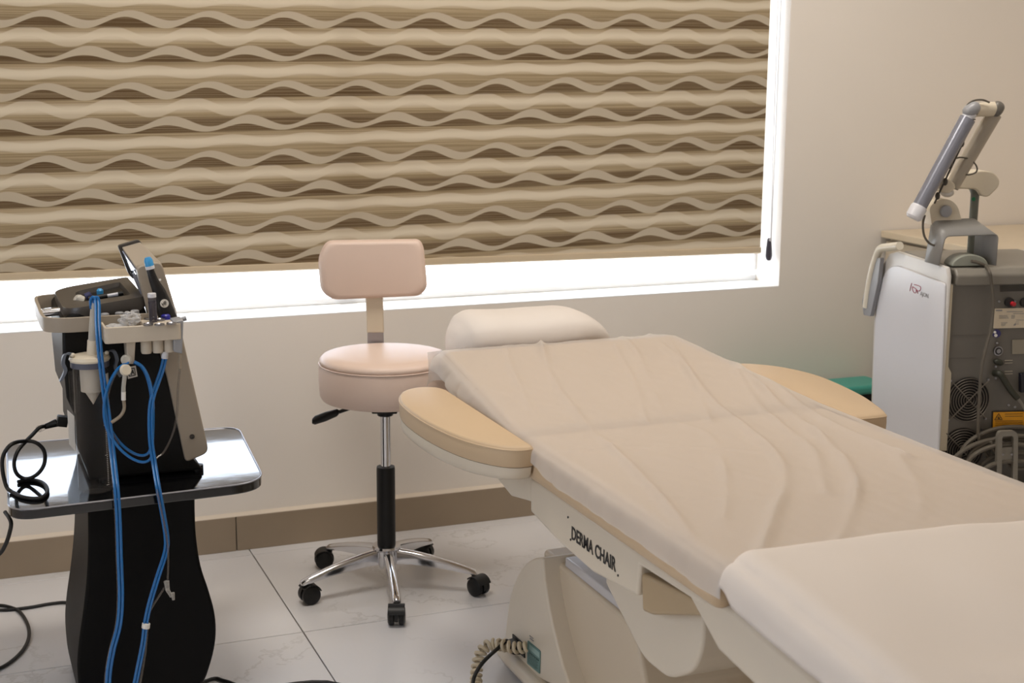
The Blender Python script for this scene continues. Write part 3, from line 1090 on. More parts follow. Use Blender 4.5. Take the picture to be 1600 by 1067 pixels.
dm.turn([(0.013, 0.0), (0.012, 0.008), (0.008, 0.014), (0.0, 0.016)], c, axis=(-0.7, -0.2, 0.6), n=18)
tag(dm.build('suction_cup', M_FROST), 'clear suction cup at the left end of the console recess', 'cup')
c = cpt(0.33, 0.50, -0.006)
tag(MB().turn([(0, 0), (0.009, 0), (0.008, 0.012), (0.005, 0.014), (0, 0.014)], c, axis=(0.9, 0, 0.4), n=14).build('tip_cap', mat('navy_cap', (48, 52, 92), 0.4)), 'dark navy tip lying behind the clear suction cup', 'cap')

# waste canister
CX, CY = 0.292, -0.945
cb = at(152, 750, y=CY - 0.02)
CXb = cb.x
ct = at(139, 560, y=CY)
CX = (CXb + ct.x) / 2
cn_ = thing('waste_canister', 'tall clear waste canister with cream lid and grey clamps', 'canister', (CX, CY, TZ))
zl_ = ct.z
jr = MB()
R_ = 0.0355
jr.turn([(0.0, 0.003), (R_ - 0.005, 0.003), (R_ - 0.001, 0.006), (R_, 0.012), (R_, zl_ - TZ - 0.012), (R_ + 0.003, zl_ - TZ - 0.008), (R_ + 0.003, zl_ - TZ)], (CX, CY, TZ), n=36)
jr.b.faces.ensure_lookup_table()
jr.build('jar', M_GLASSC, cn_, smooth=50)
MB().turn([(R_ - 0.001, -0.016), (R_ + 0.0035, -0.016), (R_ + 0.0035, -0.004), (R_ - 0.001, -0.004)], (CX, CY, zl_), n=36).build('seal', mat('slate_seal', (84, 86, 100), 0.4), cn_)
ld_ = MB()
ld_.turn([(0.0, -0.004), (R_ + 0.004, -0.004), (R_ + 0.006, 0.0), (R_ + 0.004, 0.006), (0.028, 0.009), (0.0, 0.010)], (CX, CY, zl_), n=36)
ld_.build('lid', M_CREAMP, cn_, smooth=40)
cc_ = V((CX + 0.006, CY - 0.005, zl_ + 0.008))
cnn = MB()
tl = side((147, 477), CY - 0.005)
ax_ = tl - cc_
cnn.cyl(cc_, cc_ + ax_ * 0.30, 0.012, 0.0112, n=20)
cnn.build('spout', M_CREAMP, cn_)
sp2 = MB()
sp2.cyl(cc_ + ax_ * 0.28, cc_ + ax_ * 0.62, 0.0098, 0.009, n=18)
sp2.cyl(cc_ + ax_ * 0.62, cc_ + ax_ * 0.97, 0.0088, 0.0072, n=18)
sp2.cyl(cc_ + ax_ * 0.96, cc_ + ax_ * 1.05, 0.0085, 0.0072, n=18)
sp2.build('hose_barrel', M_FROST, cn_, smooth=40)
fl_ = MB()
fl_.turn([(0.0, -0.098), (0.017, -0.068), (0.0235, -0.068), (0.0245, -0.012), (0.0, -0.012)], (CX + 0.003, CY, zl_), n=28)
fl_.build('filter_cone', mat('filter_cream', (196, 186, 170), 0.5), cn_)
for s_ in (-1, 1):
    cm = MB()
    c0 = V((CX + s_ * (R_ - 0.002), CY - 0.006, zl_ + 0.012))
    pts = [c0, c0 + V((s_ * 0.014, 0, 0.002)), c0 + V((s_ * 0.020, -0.001, -0.016)), c0 + V((s_ * 0.016, -0.002, -0.032)), c0 + V((s_ * 0.026, -0.003, -0.052))]
    pts = spline(pts, 4)
    rg = [[p + V((0, dy_, 0)) + V((dx_, 0, dx_ * 0.3)) for dx_, dy_ in ((-0.0035, -0.007), (0.0035, -0.007), (0.0035, 0.007), (-0.0035, 0.007))] for p in pts]
    cm.loft(rg)
    co = cm.build('clamp', M_CLAMP, cn_, smooth=30)
    MB().ball(c0 + V((0, -0.007, 0)), (0.0045, 0.004, 0.0045), n=12, m=8).build('rivet', M_CREAMP, co)
MB().tube([V((CX - R_ - 0.006, CY - 0.02, zl_ - 0.02)), V((CX - R_ - 0.005, CY - 0.02, zl_ - 0.09)), V((CX - R_ + 0.006, CY - 0.022, zl_ - 0.10)), V((CX - R_ + 0.008, CY - 0.022, zl_ - 0.03))], 0.0032, 8, 5).build('side_pipe', M_GLASSC, cn_)
lb_ = MB()
for i in range(34):
    hh = 0.02 + i * 0.004
    a0 = math.radians(-47)
    p = V((CX + math.cos(a0) * R_, CY + math.sin(a0) * R_, TZ + hh))
    e = V((-math.sin(a0), math.cos(a0), 0))
    w_ = 0.0075 if i % 16 == 0 else 0.0035
    lb_.box(p - e * w_ * 0.5, (w_, 0.0006, 0.0009), Matrix.Rotation(a0 + PI / 2, 3, 'Z'))
lb_.build('scale_marks', M_PAPERW, cn_, smooth=0, stuff=True)
a0 = math.radians(-52)
wl = MB()
rgl = [[V((CX + math.cos(q) * (R_ + 0.0008), CY + math.sin(q) * (R_ + 0.0008), h_)) for q in [math.radians(-48 + 30 * i / 5) for i in range(6)]] for h_ in (zl_ - 0.072, zl_ - 0.03)]
vr = [[wl.b.verts.new(p) for p in r] for r in rgl]
for i in range(5):
    wl.b.faces.new([vr[0][i], vr[0][i + 1], vr[1][i + 1], vr[1][i]])
wl.build('jar_label', M_PAPERW, cn_, solid=0.0003)


# tubing: pairs of blue hoses
def hose(name, px, ys_, r, material, dx=0.0, n=8, sub=6):
    pts = []
    for i, q in enumerate(px):
        yy = ys_ if not isinstance(ys_, (list, tuple)) else ys_[i]
        pts.append(at(q[0] + dx, q[1], y=yy))
    return MB().tube(pts, r, n, sub).build(name, material)


def ylist(n, marks):
    """depth for every point from (index, y) marks"""
    out = []
    for i in range(n):
        for (a, ya), (b, yb) in zip(marks, marks[1:]):
            if a <= i <= b:
                out.append(ya + (yb - ya) * (i - a) / max(1, b - a))
                break
    return out


A_ = [(145, 482), (144, 470), (148, 464), (152, 472), (153, 510), (157, 560), (163, 610), (170, 660), (176, 710), (182, 765), (185, 810), (187, 870), (189, 930), (186, 975), (176, 1015), (170, 1050), (168, 1085)]
hA = thing('blue_hose', 'blue twin hose dropping from the canister spout past the table edge', 'hose', at(168, 1067, y=-1.03), group='blue hoses of the facial machine')
yA = ylist(len(A_), [(0, -0.952), (3, -0.96), (6, -0.992), (8, -1.005), (9, -1.032), (16, -1.03)])
for dx_ in (-2.6, 2.6):
    pts = [at(q[0] + dx_, q[1], y=yy) for q, yy in zip(A_, yA)]
    pts += [at(163 + dx_, 1108, y=yA[-1] - 0.01), at(150 + dx_, 1150, z=0.006), at(110 + dx_, 1190, z=0.006)]
    MB().tube(pts, 0.0031, 8, 6).build('tube', M_BLUE, hA)
pts = [at(q[0] - 4.5, q[1], y=yy + 0.006) for q, yy in zip(A_[9:], yA[9:])]
MB().tube(pts, 0.0022, 6, 6).build('clear_line', M_SMOKE, hA)
B_ = [(201, 566), (184, 576), (169, 602), (162, 635), (166, 668), (184, 698), (205, 716), (224, 722), (236, 714), (238, 690), (239, 650), (238, 620), (232, 592), (222, 573), (209, 565)]
hB = thing('blue_hose', 'coiled blue hose loop hanging from the tray hook', 'hose', at(205, 720, y=-0.98), group='blue hoses of the facial machine')
for dx_, sc2 in ((-2.2, 1.0), (2.4, 0.93)):
    cx_, cy_ = 200, 645
    pts = [at(cx_ + (q[0] - cx_) * sc2 + 0.5, cy_ + (q[1] - cy_) * sc2 - (1 - sc2) * 70, y=-0.992 + 0.004 * dx_) for q in B_]
    MB().tube(pts, 0.0031, 8, 6).build('tube', M_BLUE, hB)
pts = [at(200 + (q[0] - 200) * 0.86, 645 + (q[1] - 645) * 0.96 - 2, y=-0.988) for q in B_[:6]]
MB().tube(pts, 0.0022, 6, 6).build('clear_line', M_SMOKE, hB)
C_ = [(258, 556), (254, 575), (246, 598), (238, 622), (235, 650), (236, 690), (241, 725), (247, 762), (254, 800), (260, 838), (259, 862), (247, 900), (235, 940), (228, 972), (224, 1005), (216, 1045), (208, 1085)]
hC = thing('blue_hose', 'blue hose from the holder cup crossing to the pedestal front with white tie', 'hose', at(212, 1067, y=-1.03), group='blue hoses of the facial machine')
yC = ylist(len(C_), [(0, -0.97), (3, -1.002), (6, -1.015), (7, -1.035), (16, -1.03)])
for dx_ in (-2.3, 2.3):
    pts = [at(q[0] + dx_, q[1], y=yy) for q, yy in zip(C_, yC)]
    pts += [at(203 + dx_, 1108, y=yC[-1] - 0.01), at(190 + dx_, 1150, z=0.006), at(150 + dx_, 1200, z=0.006)]
    MB().tube(pts, 0.0029, 8, 6).build('tube', M_BLUE, hC)
MB().cyl(at(258, 549, y=-0.97), at(257, 560, y=-0.97), 0.007, n=14).build('fitting', M_WHITEP, hC)
MB().cyl(at(228.5, 974, y=-1.033), at(227.5, 981, y=-1.033), 0.0085, n=14).build('cable_tie', M_PAPERW, hC)
D_ = [(281, 575), (278, 610), (276, 650), (269, 680), (256, 706), (243, 718), (241, 740), (247, 775), (256, 815), (262, 850), (263, 880), (262, 905)]
hD = thing('clear_hose', 'thin clear line from the side bracket down to a clear connector', 'hose', at(262, 905, y=-1.03))
yD = ylist(len(D_), [(0, -0.965), (4, -0.98), (6, -1.015), (7, -1.042), (11, -1.035)])
MB().tube([at(q[0], q[1], y=yy) for q, yy in zip(D_, yD)], 0.0023, 6, 6).build('line', M_SMOKE, hD)
MB().tube([at(281, 552, y=-0.965), at(281, 576, y=-0.965)], 0.0032, 8, 1).build('collar', M_TANTUBE, hD)
ccn = MB()
ccn.cyl(at(260, 908, y=-1.035), at(262, 922, y=-1.035), 0.006, 0.0045, n=12)
ccn.cyl(at(261, 920, y=-1.035), at(268, 932, y=-1.035), 0.0045, 0.0035, n=12)
ccn.cyl(at(270, 926, y=-1.035), at(271, 937, y=-1.035), 0.004, 0.003, n=12)
ccn.build('connector', clear_mat('clear_connector', (190, 186, 178), 0.35, 0.1), hD)
MB().tube([at(q[0], q[1], y=-1.032) for q in ((257, 918), (248, 932), (238, 948), (232, 962), (230, 985), (227, 1020), (222, 1050), (216, 1085))], 0.0023, 6, 6).build('line', M_SMOKE, hD)
# valve and tan tube hanging at the hook
hE = thing('valve_tube', 'cream check valve with a tan tube hanging inside the blue loop', 'valve', at(196, 625, y=-1.))
MB().turn([(0, -0.006), (0.010, -0.006), (0.0125, 0.0), (0.010, 0.006), (0, 0.006)], at(196, 578, y=-1.004), axis=(0.3, -1, 0.2), n=20).build('valve', mat('valve_cream', (214, 204, 184), 0.4), hE)
MB().tube([at(q[0], q[1], y=-1.002) for q in ((195, 586), (193, 605), (193, 618))], 0.0045, 10, 4).build('clear_sleeve', M_FROST, hE)
MB().tube([at(q[0], q[1], y=-1.002) for q in ((193, 612), (193, 625))], 0.0048, 10, 1).build('white_sleeve', M_PAPERW, hE)
MB().tube([at(q[0], q[1], y=-1.) for q in ((193, 624), (194, 638), (188, 650), (174, 660))], 0.0036, 10, 5).build('tan_tube', M_TANTUBE, hE)
MB().turn([(0, -0.005), (0.009, -0.004), (0.011, 0.002), (0.007, 0.006), (0, 0.006)], at(197, 562, y=-0.996), axis=(0, -1, 0.2), n=18).build('clip', M_FROST, hE)

# power cord from the machine's back over the table's left edge
pw = thing('power_cord', 'black power cord plugged into the machine, looping on the table top', 'cord', at(75, 770, z=TZ))
pg = [side(q, -0.79) for q in ((106, 656), (86, 660))]
plug = MB()
pq = side((105, 655), -0.79)
pdn = (side((84, 662), -0.79) - pq).normalized()
plug.box(pq + pdn * 0.011, (0.022, 0.024, 0.022), Matrix.Rotation(0.2, 3, 'Y'))
plug.cyl(pq + pdn * 0.022, pq + pdn * 0.05, 0.009, 0.0055, n=12)
for k in range(4):
    plug.cyl(pq + pdn * (0.026 + 0.006 * k), pq + pdn * (0.029 + 0.006 * k), 0.0085 - 0.0008 * k, n=12)
plug.build('plug', M_BLACKP, pw, bevel=0.0015, seg=2)
cpts = [pq + pdn * 0.045] + [side(q, -0.8) for q in ((62, 668), (50, 680), (40, 690))] + [side(q, -0.83) for q in ((27, 706), (22, 725), (27, 741), (41, 748))] + [side(q, -0.85) for q in ((58, 741), (69, 725), (69, 705), (57, 692), (40, 689))] + [side(q, -0.89) for q in ((18, 694), (5, 712), (4, 735), (10, 760))]
ctl = [at(q[0], q[1], z=TZ + 0.004) for q in ((22, 770), (34, 776), (52, 779), (66, 777), (74, 768), (70, 757), (58, 751), (42, 750), (28, 753), (24, 760), (34, 768), (36, 772))]
MB().tube(cpts + [at(18, 768, z=TZ + 0.004)] + ctl[:9], 0.0042, 10, 6).build('cable', M_CABLE, pw)
MB().tube([at(8, 800, y=-0.93), at(17, 815, y=-0.97), at(15, 832, y=-0.98), at(8, 852, y=-0.98), at(-4, 868, y=-0.98), at(-40, 890, y=-0.98), at(-60, 940, y=-0.98), V((-0.16, -0.93, 0.12)), V((-0.24, -0.86, 0.006)), V((-0.5, -0.6, 0.0045)), V((-1.0, -0.25, 0.0045))], 0.0042, 10, 5).build('hanging_cable', M_CABLE, pw)
MB().tube([pq + pdn * 0.050, pq + pdn * 0.060 + V((0, 0, -0.002)), side((60, 669), -0.8)], 0.0062, 10, 4).build('cable_tag', M_GLASSC, pw)
fc = MB()
zf = 0.0045
fpts = [at(q[0], q[1], z=zf) for q in ((330, 1061), (352, 1064), (400, 1075))] + [V((0.78, -1.0, 0.0045)), V((0.85, -1.35, 0.0045)), V((0.6, -2.0, 0.0045))]
fc.tube([V((-1.1, -0.12, zf)), V((-0.4, -0.2, zf)), at(-60, 948, z=zf), at(0, 953, z=zf), at(45, 949, z=zf), at(80, 943, z=zf), at(110, 942, z=zf), V((0.33, -0.36, zf)), V((0.36, -0.63, zf)), V((0.37, -0.79, zf)), V((0.42, -0.91, zf))] + fpts, 0.0042, 10, 6)
fc.tube([at(q[0], q[1], z=zf) for q in ((-60, 940), (-10, 945), (10, 947), (30, 955), (43, 975), (45, 995), (36, 1015), (15, 1035), (-10, 1048), (-60, 1065))] + [V((-0.25, -0.85, zf)), V((-0.6, -0.55, zf)), V((-1.1, -0.3, zf))], 0.0042, 10, 6)
tag(fc.build('floor_cable', M_CABLE), 'black cable looping on the floor tiles left of the trolley pedestal', 'cable')

# ------------------------------------------------------------------ treatment chair
BXC = 1.4375
dc = thing('treatment_chair', 'tan vinyl treatment chair with ivory base lettered DERMA CHAIR', 'treatment chair', (BXC, -1.5, 0))
SZ = 0.645
HY0, HYH, LY0, LY1 = -0.71, -1.33, -2.14, -3.05


def cushion(poly, zt, th, name, mt, bev=0.022):
    top = [V((p[0], p[1], p[2])) for p in poly]
    m_ = MB().prism([p - V((0, 0, th)) for p in top], (0, 0, th))
    return m_.build(name, mt, dc, bevel=bev, seg=4)


cushion([(1.118, HY0, 0.697), (1.757, HY0, 0.697), (1.805, HYH + 0.004, SZ + 0.004), (1.070, HYH + 0.004, SZ + 0.004)], 0, 0.082, 'back_cushion', M_TANV)
cushion([(1.070, HYH - 0.004, SZ), (1.805, HYH - 0.004, SZ), (1.805, LY0, SZ), (1.070, LY0, SZ)], 0, 0.082, 'seat_cushion', M_TANV)
cushion(rpoly([(1.075, LY0 - 0.006, SZ + 0.022), (1.805, LY0 - 0.006, SZ - 0.002), (1.80, LY1, SZ - 0.082), (1.08, LY1, SZ - 0.058)], [0.09, 0.09, 0.12, 0.12], 6), 0, 0.085, 'leg_cushion', M_TANV, 0.028)
# back and seat frames below the cushions
fr = MB()
fr.prism([V((1.10, -0.80, 0.605)), V((1.10, -1.34, 0.562)), V((1.10, -1.34, 0.50)), V((1.10, -1.22, 0.478)), V((1.10, -0.95, 0.53))], (0.675, 0, 0))
fr.build('back_frame', M_SHELL, dc, bevel=0.008)
XR = 1.088
rail = [at(q[0], q[1], x=XR) for q in ((787, 755), (836, 770), (900, 810), (1000, 880), (1040, 908), (1030, 925), (1000, 946), (955, 935), (925, 892), (905, 866), (848, 808), (820, 788))]
zr_ = 0.562
rp = [V((XR, -1.36, 0.562)), V((XR, -2.08, 0.562)), V((XR, -2.08, 0.548)), V((XR, -1.850, 0.540)), V((XR, -1.845, 0.482)), V((XR, -1.66, 0.462)), V((XR, -1.50, 0.470)), V((XR, -1.36, 0.488))]
ro = MB().prism(rp, (0.70, 0, 0)).build('side_rail', M_SHELL, dc, bevel=0.006)
tx0, tx1 = at(893, 843, x=XR), at(962, 889, x=XR)
tx0.z = tx1.z = (tx0.z + tx1.z) / 2 - 0.001
LTX = (tx1 - tx0).length
lt = text_obj('lettering', 'DERMA CHAIR', frame(tx0 + V((-0.0008, 0, 0)), (0, -1, 0), (0, 0, 1), (-1, 0, 0)), 0.036, mat('lettering_black', (30, 28, 28), 0.4, var=0.0), ro, 0.0004, 1.0, 0.0006)
bw = max(v.co.y for v in lt.data.vertices) , min(v.co.y for v in lt.data.vertices)
kx = LTX / (bw[0] - bw[1])
lt.data.transform(Matrix.Translation(tx0) @ Matrix.Diagonal((1, kx, 1, 1)) @ Matrix.Translation(-tx0))
for q in ((888, 808), (892, 843), (966, 899)):
    p = at(*q, x=XR)
    MB().cyl(p + V((0.001, 0, 0)), p + V((-0.0015, 0, 0)), 0.0022, n=10).build('screw', M_INK, ro)
MB().prism([at(q[0], q[1], x=1.094) for q in ((1001, 895), (1092, 940), (1093, 962), (1018, 961), (1003, 955))], (0.685, 0, 0)).build('seat_block', mat('block_tan', (172, 150, 118), 0.45, var=0.02), dc, bevel=0.006)
lk_ = rpoly([at(q[0], q[1], x=1.13) for q in ((940, 900), (1098, 940), (1098, 1010), (1084, 1050), (1045, 1062), (1005, 1030), (985, 990))], 0.03, 4)
MB().prism(lk_, (0.615, 0, 0)).build('link_cover', M_SHELL, dc, bevel=0.012)
MB().prism([V((1.09, -2.00, 0.556)), V((1.09, -2.16, 0.575)), V((1.09, -3.0, 0.505)), V((1.09, -3.0, 0.43)), V((1.09, -2.40, 0.46)), V((1.09, -2.12, 0.49))], (0.675, 0, 0)).build('leg_frame', M_SHELL, dc, bevel=0.01)
# pedestal shell at the head side
XP = 1.17
shell = [at(q[0], q[1], x=XP) for q in ((788, 1085), (789, 1000), (794, 948), (803, 912), (815, 888), (832, 873), (848, 872), (850, 905), (857, 950), (868, 1000), (880, 1045), (895, 1085))]
for p in shell:
    p.z = max(p.z, 0.004)
sh_ = spline(shell[:7], 4) + spline(shell[7:], 4)
MB().prism(sh_, (0.535, 0, 0)).build('pedestal_shell', M_SHELL, dc, bevel=0.012, seg=3)
top_y, top_z = shell[6].y, shell[6].z
inn = [V((1.208, -1.15, 0.02)), V((1.208, -1.15, top_z - 0.012)), V((1.208, -1.245, top_z - 0.015)), V((1.208, -1.60, top_z - 0.02)), V((1.208, -1.66, 0.20)), V((1.208, -1.60, 0.02))]
MB().prism([V((p.x, p.y, p.z)) for p in inn], (0.46, 0, 0)).build('lift_column', M_SHELLD, dc, bevel=0.01)
MB().box((1.4375, -1.44, top_z - 0.006), (0.450, 0.36, 0.022)).build('column_cap', mat('cap_grey', (190, 186, 186), 0.2, var=0.02), dc, bevel=0.004)
bs = MB()
bs.prism(rpoly([V((1.145, -0.965, 0.02)), V((1.73, -0.965, 0.02)), V((1.73, -2.3, 0.02)), V((1.145, -2.3, 0.02))], 0.09, 6), (0, 0, 0.035))
bs.build('base', M_SHELL, dc, bevel=0.02, seg=4)
for xx, yy in ((1.22, -1.05), (1.66, -1.05), (1.22, -2.2), (1.66, -2.2)):
    MB().cyl((xx, yy, 0), (xx, yy, 0.03), 0.03, n=16).build('foot', M_BLACKP, dc)
# arm rests
def arm(sgn):
    XI = BXC + sgn * 0.372
    pts = []
    if sgn < 0:
        prof_ = [(0.0, -1.425), (0.03, -1.425), (0.062, -1.402), (0.100, -1.335), (0.124, -1.24), (0.136, -1.13), (0.136, -1.02), (0.124, -0.94), (0.094, -0.878), (0.05, -0.852), (0.012, -0.868), (0.0, -0.90)]
    else:
        prof_ = [(0.0, -1.45), (0.04, -1.452), (0.074, -1.45), (0.084, -1.44), (0.100, -1.40), (0.134, -1.28), (0.154, -1.13), (0.150, -1.03), (0.118, -0.94), (0.065, -0.885), (0.018, -0.88), (0.0, -0.91)]
    sm = spline([V((XI + sgn * d_, y_, 0)) for d_, y_ in prof_], 4)
    cen = V((XI + sgn * 0.07, -1.13, 0))
    ar = MB()
    def ring(k, z_):
        return [V((cen.x + (p.x - cen.x) * k, cen.y + (p.y - cen.y) * k, z_)) for p in sm]
    zt = 0.647
    ar.loft([ring(0.985, zt - 0.044), ring(1.0, zt - 0.040), ring(1.005, zt - 0.02), ring(1.0, zt - 0.007), ring(0.985, zt - 0.002), ring(0.94, zt), ])
    pad = ar.build('armrest_pad', M_TANV, dc, smooth=50)
    pi_ = MB()
    pi_.tube(ring(0.997, zt - 0.008), 0.0022, 6, 1, close=True)
    pi_.build('piping', M_TANV, pad)
    sh = MB()
    sh.loft([ring(0.90, zt - 0.074), ring(0.955, zt - 0.070), ring(0.975, zt - 0.06), ring(0.985, zt - 0.045)])
    so = sh.build('armrest_shell', M_SHELL, dc, smooth=50)
    MB().box((XI - sgn * 0.02, -1.15, 0.56), (0.10, 0.12, 0.03)).build('armrest_bracket', M_SHELL, dc, bevel=0.005)


arm(-1)
arm(1)
# socket, cords and labels on the pedestal shell
pk = [at(q[0], q[1], x=XP - 0.0005) for q in ((802, 990), (820, 1006), (821, 1028), (803, 1012))]
MB().prism(pk, (-0.003, 0, 0)).build('power_socket', M_BLACKP, dc, bevel=0.001)
stk = rpoly([at(q[0], q[1], x=XP - 0.0005) for q in ((825, 1000), (845, 1017), (844, 1053), (824, 1036))], 0.004, 3)
so_ = MB().prism(stk, (-0.0012, 0, 0)).build('maker_sticker', M_TEALSTK, dc)
ln = MB()
for k in range(9):
    t = 0.50 + 0.05 * k
    a = stk[0].lerp(stk[-1], 0)
    p0 = at(825.5 - 0.8 * t, 1000 + 36 * t + 1.5, x=XP - 0.0018)
    p1 = at(843.5 - 0.8 * t, 1016.5 + 36 * t - 0.5, x=XP - 0.0018)
    ln.tube([p0, p0.lerp(p1, 0.75 + 0.2 * random.random())], 0.0004, 4, 1)
ln.build('printed_lines', mat('sticker_dark', (44, 70, 66), 0.5, var=0.0), so_)
pq2 = rpoly([at(q[0], q[1], x=XP - 0.0018) for q in ((827, 1006), (843, 1019.5), (843, 1028), (827, 1014))], 0.001, 2)
MB().prism(pq2, (-0.0003, 0, 0)).build('printed_panel', mat('sticker_light', (150, 178, 172), 0.5, var=0.0), so_)
sd = (at(843, 1034, x=XP) - at(827, 1020.5, x=XP)).normalized()
pn_ = MB()
for k in range(6):
    q_ = at(827.6 + 2.6 * k, 1020.2 + 2.2 * k, x=XP - 0.0019)
    pn_.tube([q_ + V((0, 0, 0.0035)), q_ + sd * 0.002 - V((0, 0, 0.0015)), q_ + sd * 0.005 + V((0, 0, 0.002))], 0.0007, 5, 3)
pn_.build('printed_script', mat('sticker_dark', (44, 70, 66), 0.5, var=0.0), so_)
tn = MB()
for k in range(2):
    p0 = at(827.5 + 0.5 * k, 993 + 4 * k, x=XP - 0.0008)
    tn.tube([p0, at(833 + 0.5 * k, 997.5 + 4 * k, x=XP - 0.0008)], 0.0012, 4, 1)
tn.build('small_print', M_GREYINK, dc)

path = spline([at(*q, x=xx) for q, xx in (((824, 1011), 1.155), ((806, 1012), 1.135), ((788, 1009), 1.115), ((772, 1006), 1.10), ((758, 1011), 1.08), ((749, 1025), 1.065), ((745, 1045), 1.055), ((744, 1066), 1.045), ((744, 1084), 1.03))], 40)
Ls = [0.0]
for p, q in zip(path, path[1:]):
    Ls.append(Ls[-1] + (q - p).length)
pitch = 0.0135
hx = []
u = None
steps = int(Ls[-1] / pitch * 12)
i = 0
for k in range(steps):
    s_ = Ls[-1] * k / steps
    while Ls[i + 1] < s_:
        i += 1
    t = (s_ - Ls[i]) / max(1e-9, Ls[i + 1] - Ls[i])
    p = path[i].lerp(path[i + 1], t)
    d = (path[i + 1] - path[i]).normalized()
    u = d.orthogonal().normalized() if u is None else (u - d * u.dot(d)).normalized()
    w = d.cross(u)
    a = 2 * PI * s_ / pitch
    hx.append(p + (u * math.cos(a) + w * math.sin(a)) * 0.0105)
MB().tube(hx, 0.0042, 7, 1).build('coiled_cord', M_CORDG, dc)
cbk = thing('power_cord', 'black power cord plugged into the chair pedestal socket beside the coiled cord', 'cord', at(740, 1067, z=0))
sk0 = (pk[0] + pk[2]) / 2
MB().loft([[sk0 + V((dx_, 0, 0)) + V((0, a_ * s_, b_ * s_)) for a_, b_ in ((-0.02, -0.014), (0.02, -0.014), (0.02, 0.014), (-0.02, 0.014))] for dx_, s_ in ((-0.003, 1.0), (-0.02, 0.9), (-0.035, 0.45))]).build('plug', M_BLACKP, cbk, bevel=0.003)
MB().tube([sk0 + V((-0.03, 0, 0.0)), at(792, 1001, x=1.125), at(778, 1013, x=1.10), at(760, 1029, x=1.06), at(748, 1044, x=1.035), at(740, 1061, x=1.02), at(737, 1084, x=1.00), V((0.985, -1.22, 0.005)), V((0.93, -1.5, 0.0045)), V((0.95, -2.3, 0.0045))], 0.0043, 10, 5).build('cable', M_CABLE, cbk)

# ------------------------------------------------------------------ sheet, pillow and leg cover on the chair
def seg_dist(p, poly):
    best = 9
    for a, b in zip(poly, poly[1:]):
        ab = b - a
        t = max(0, min(1, (p - a).dot(ab) / ab.length_squared))
        best = min(best, (p - (a + ab * t)).length)
    return best


def ridge(px, h, w):
    pts = [at(*q, z=0.665) for q in px]
    pts = spline([V((p.x, p.y, 0)) for p in pts], 4)
    return ([V((p.x, p.y)) for p in pts], h, w)


RIDGES = [
    ridge(((1075, 522), (1120, 548), (1180, 598), (1240, 640), (1300, 690), (1335, 735), (1332, 790), (1300, 850)), 0.0100, 0.016),
    ridge(((1005, 535), (1060, 575), (1110, 620), (1165, 660), (1210, 700), (1228, 740), (1208, 800), (1190, 850)), 0.0085, 0.016),
    ridge(((960, 535), (1000, 575), (1040, 640), (1110, 672), (1135, 740), (1130, 800)), 0.006, 0.014),
    ridge(((845, 560), (862, 600), (900, 640), (965, 700), (1030, 765), (1080, 825)), 0.0075, 0.014),
    ridge(((1040, 545), (1085, 600), (1110, 650)), 0.005, 0.012),
    ridge(((1150, 585), (1200, 640), (1270, 695), (1290, 760)), 0.007, 0.016),
    ridge(((790, 560), (800, 590), (830, 640)), 0.004, 0.012),
    ridge(((1110, 540), (1180, 580), (1250, 625), (1330, 668), (1420, 705)), 0.006, 0.016),
    ridge(((960, 560), (990, 600), (1010, 650)), 0.004, 0.01),
    ridge(((1400, 700), (1440, 760), (1430, 810)), 0.004, 0.02),
    ridge(((830, 700), (960, 690), (1090, 690), (1220, 700)), 0.0022, 0.008),
    ridge(((1010, 770), (1200, 765), (1400, 760)), 0.0022, 0.008),
]
SY0, SY1 = HY0 + 0.012, LY0 - 0.03


def halfw(y):
    t = max(0, min(1, (HY0 - y) / (HY0 - HYH)))
    return 0.3225 + (0.3705 - 0.3225) * t


def topz(y):
    t = max(0, min(1, (HY0 - y) / (HY0 - HYH)))
    return 0.697 + (SZ + 0.002 - 0.697) * t


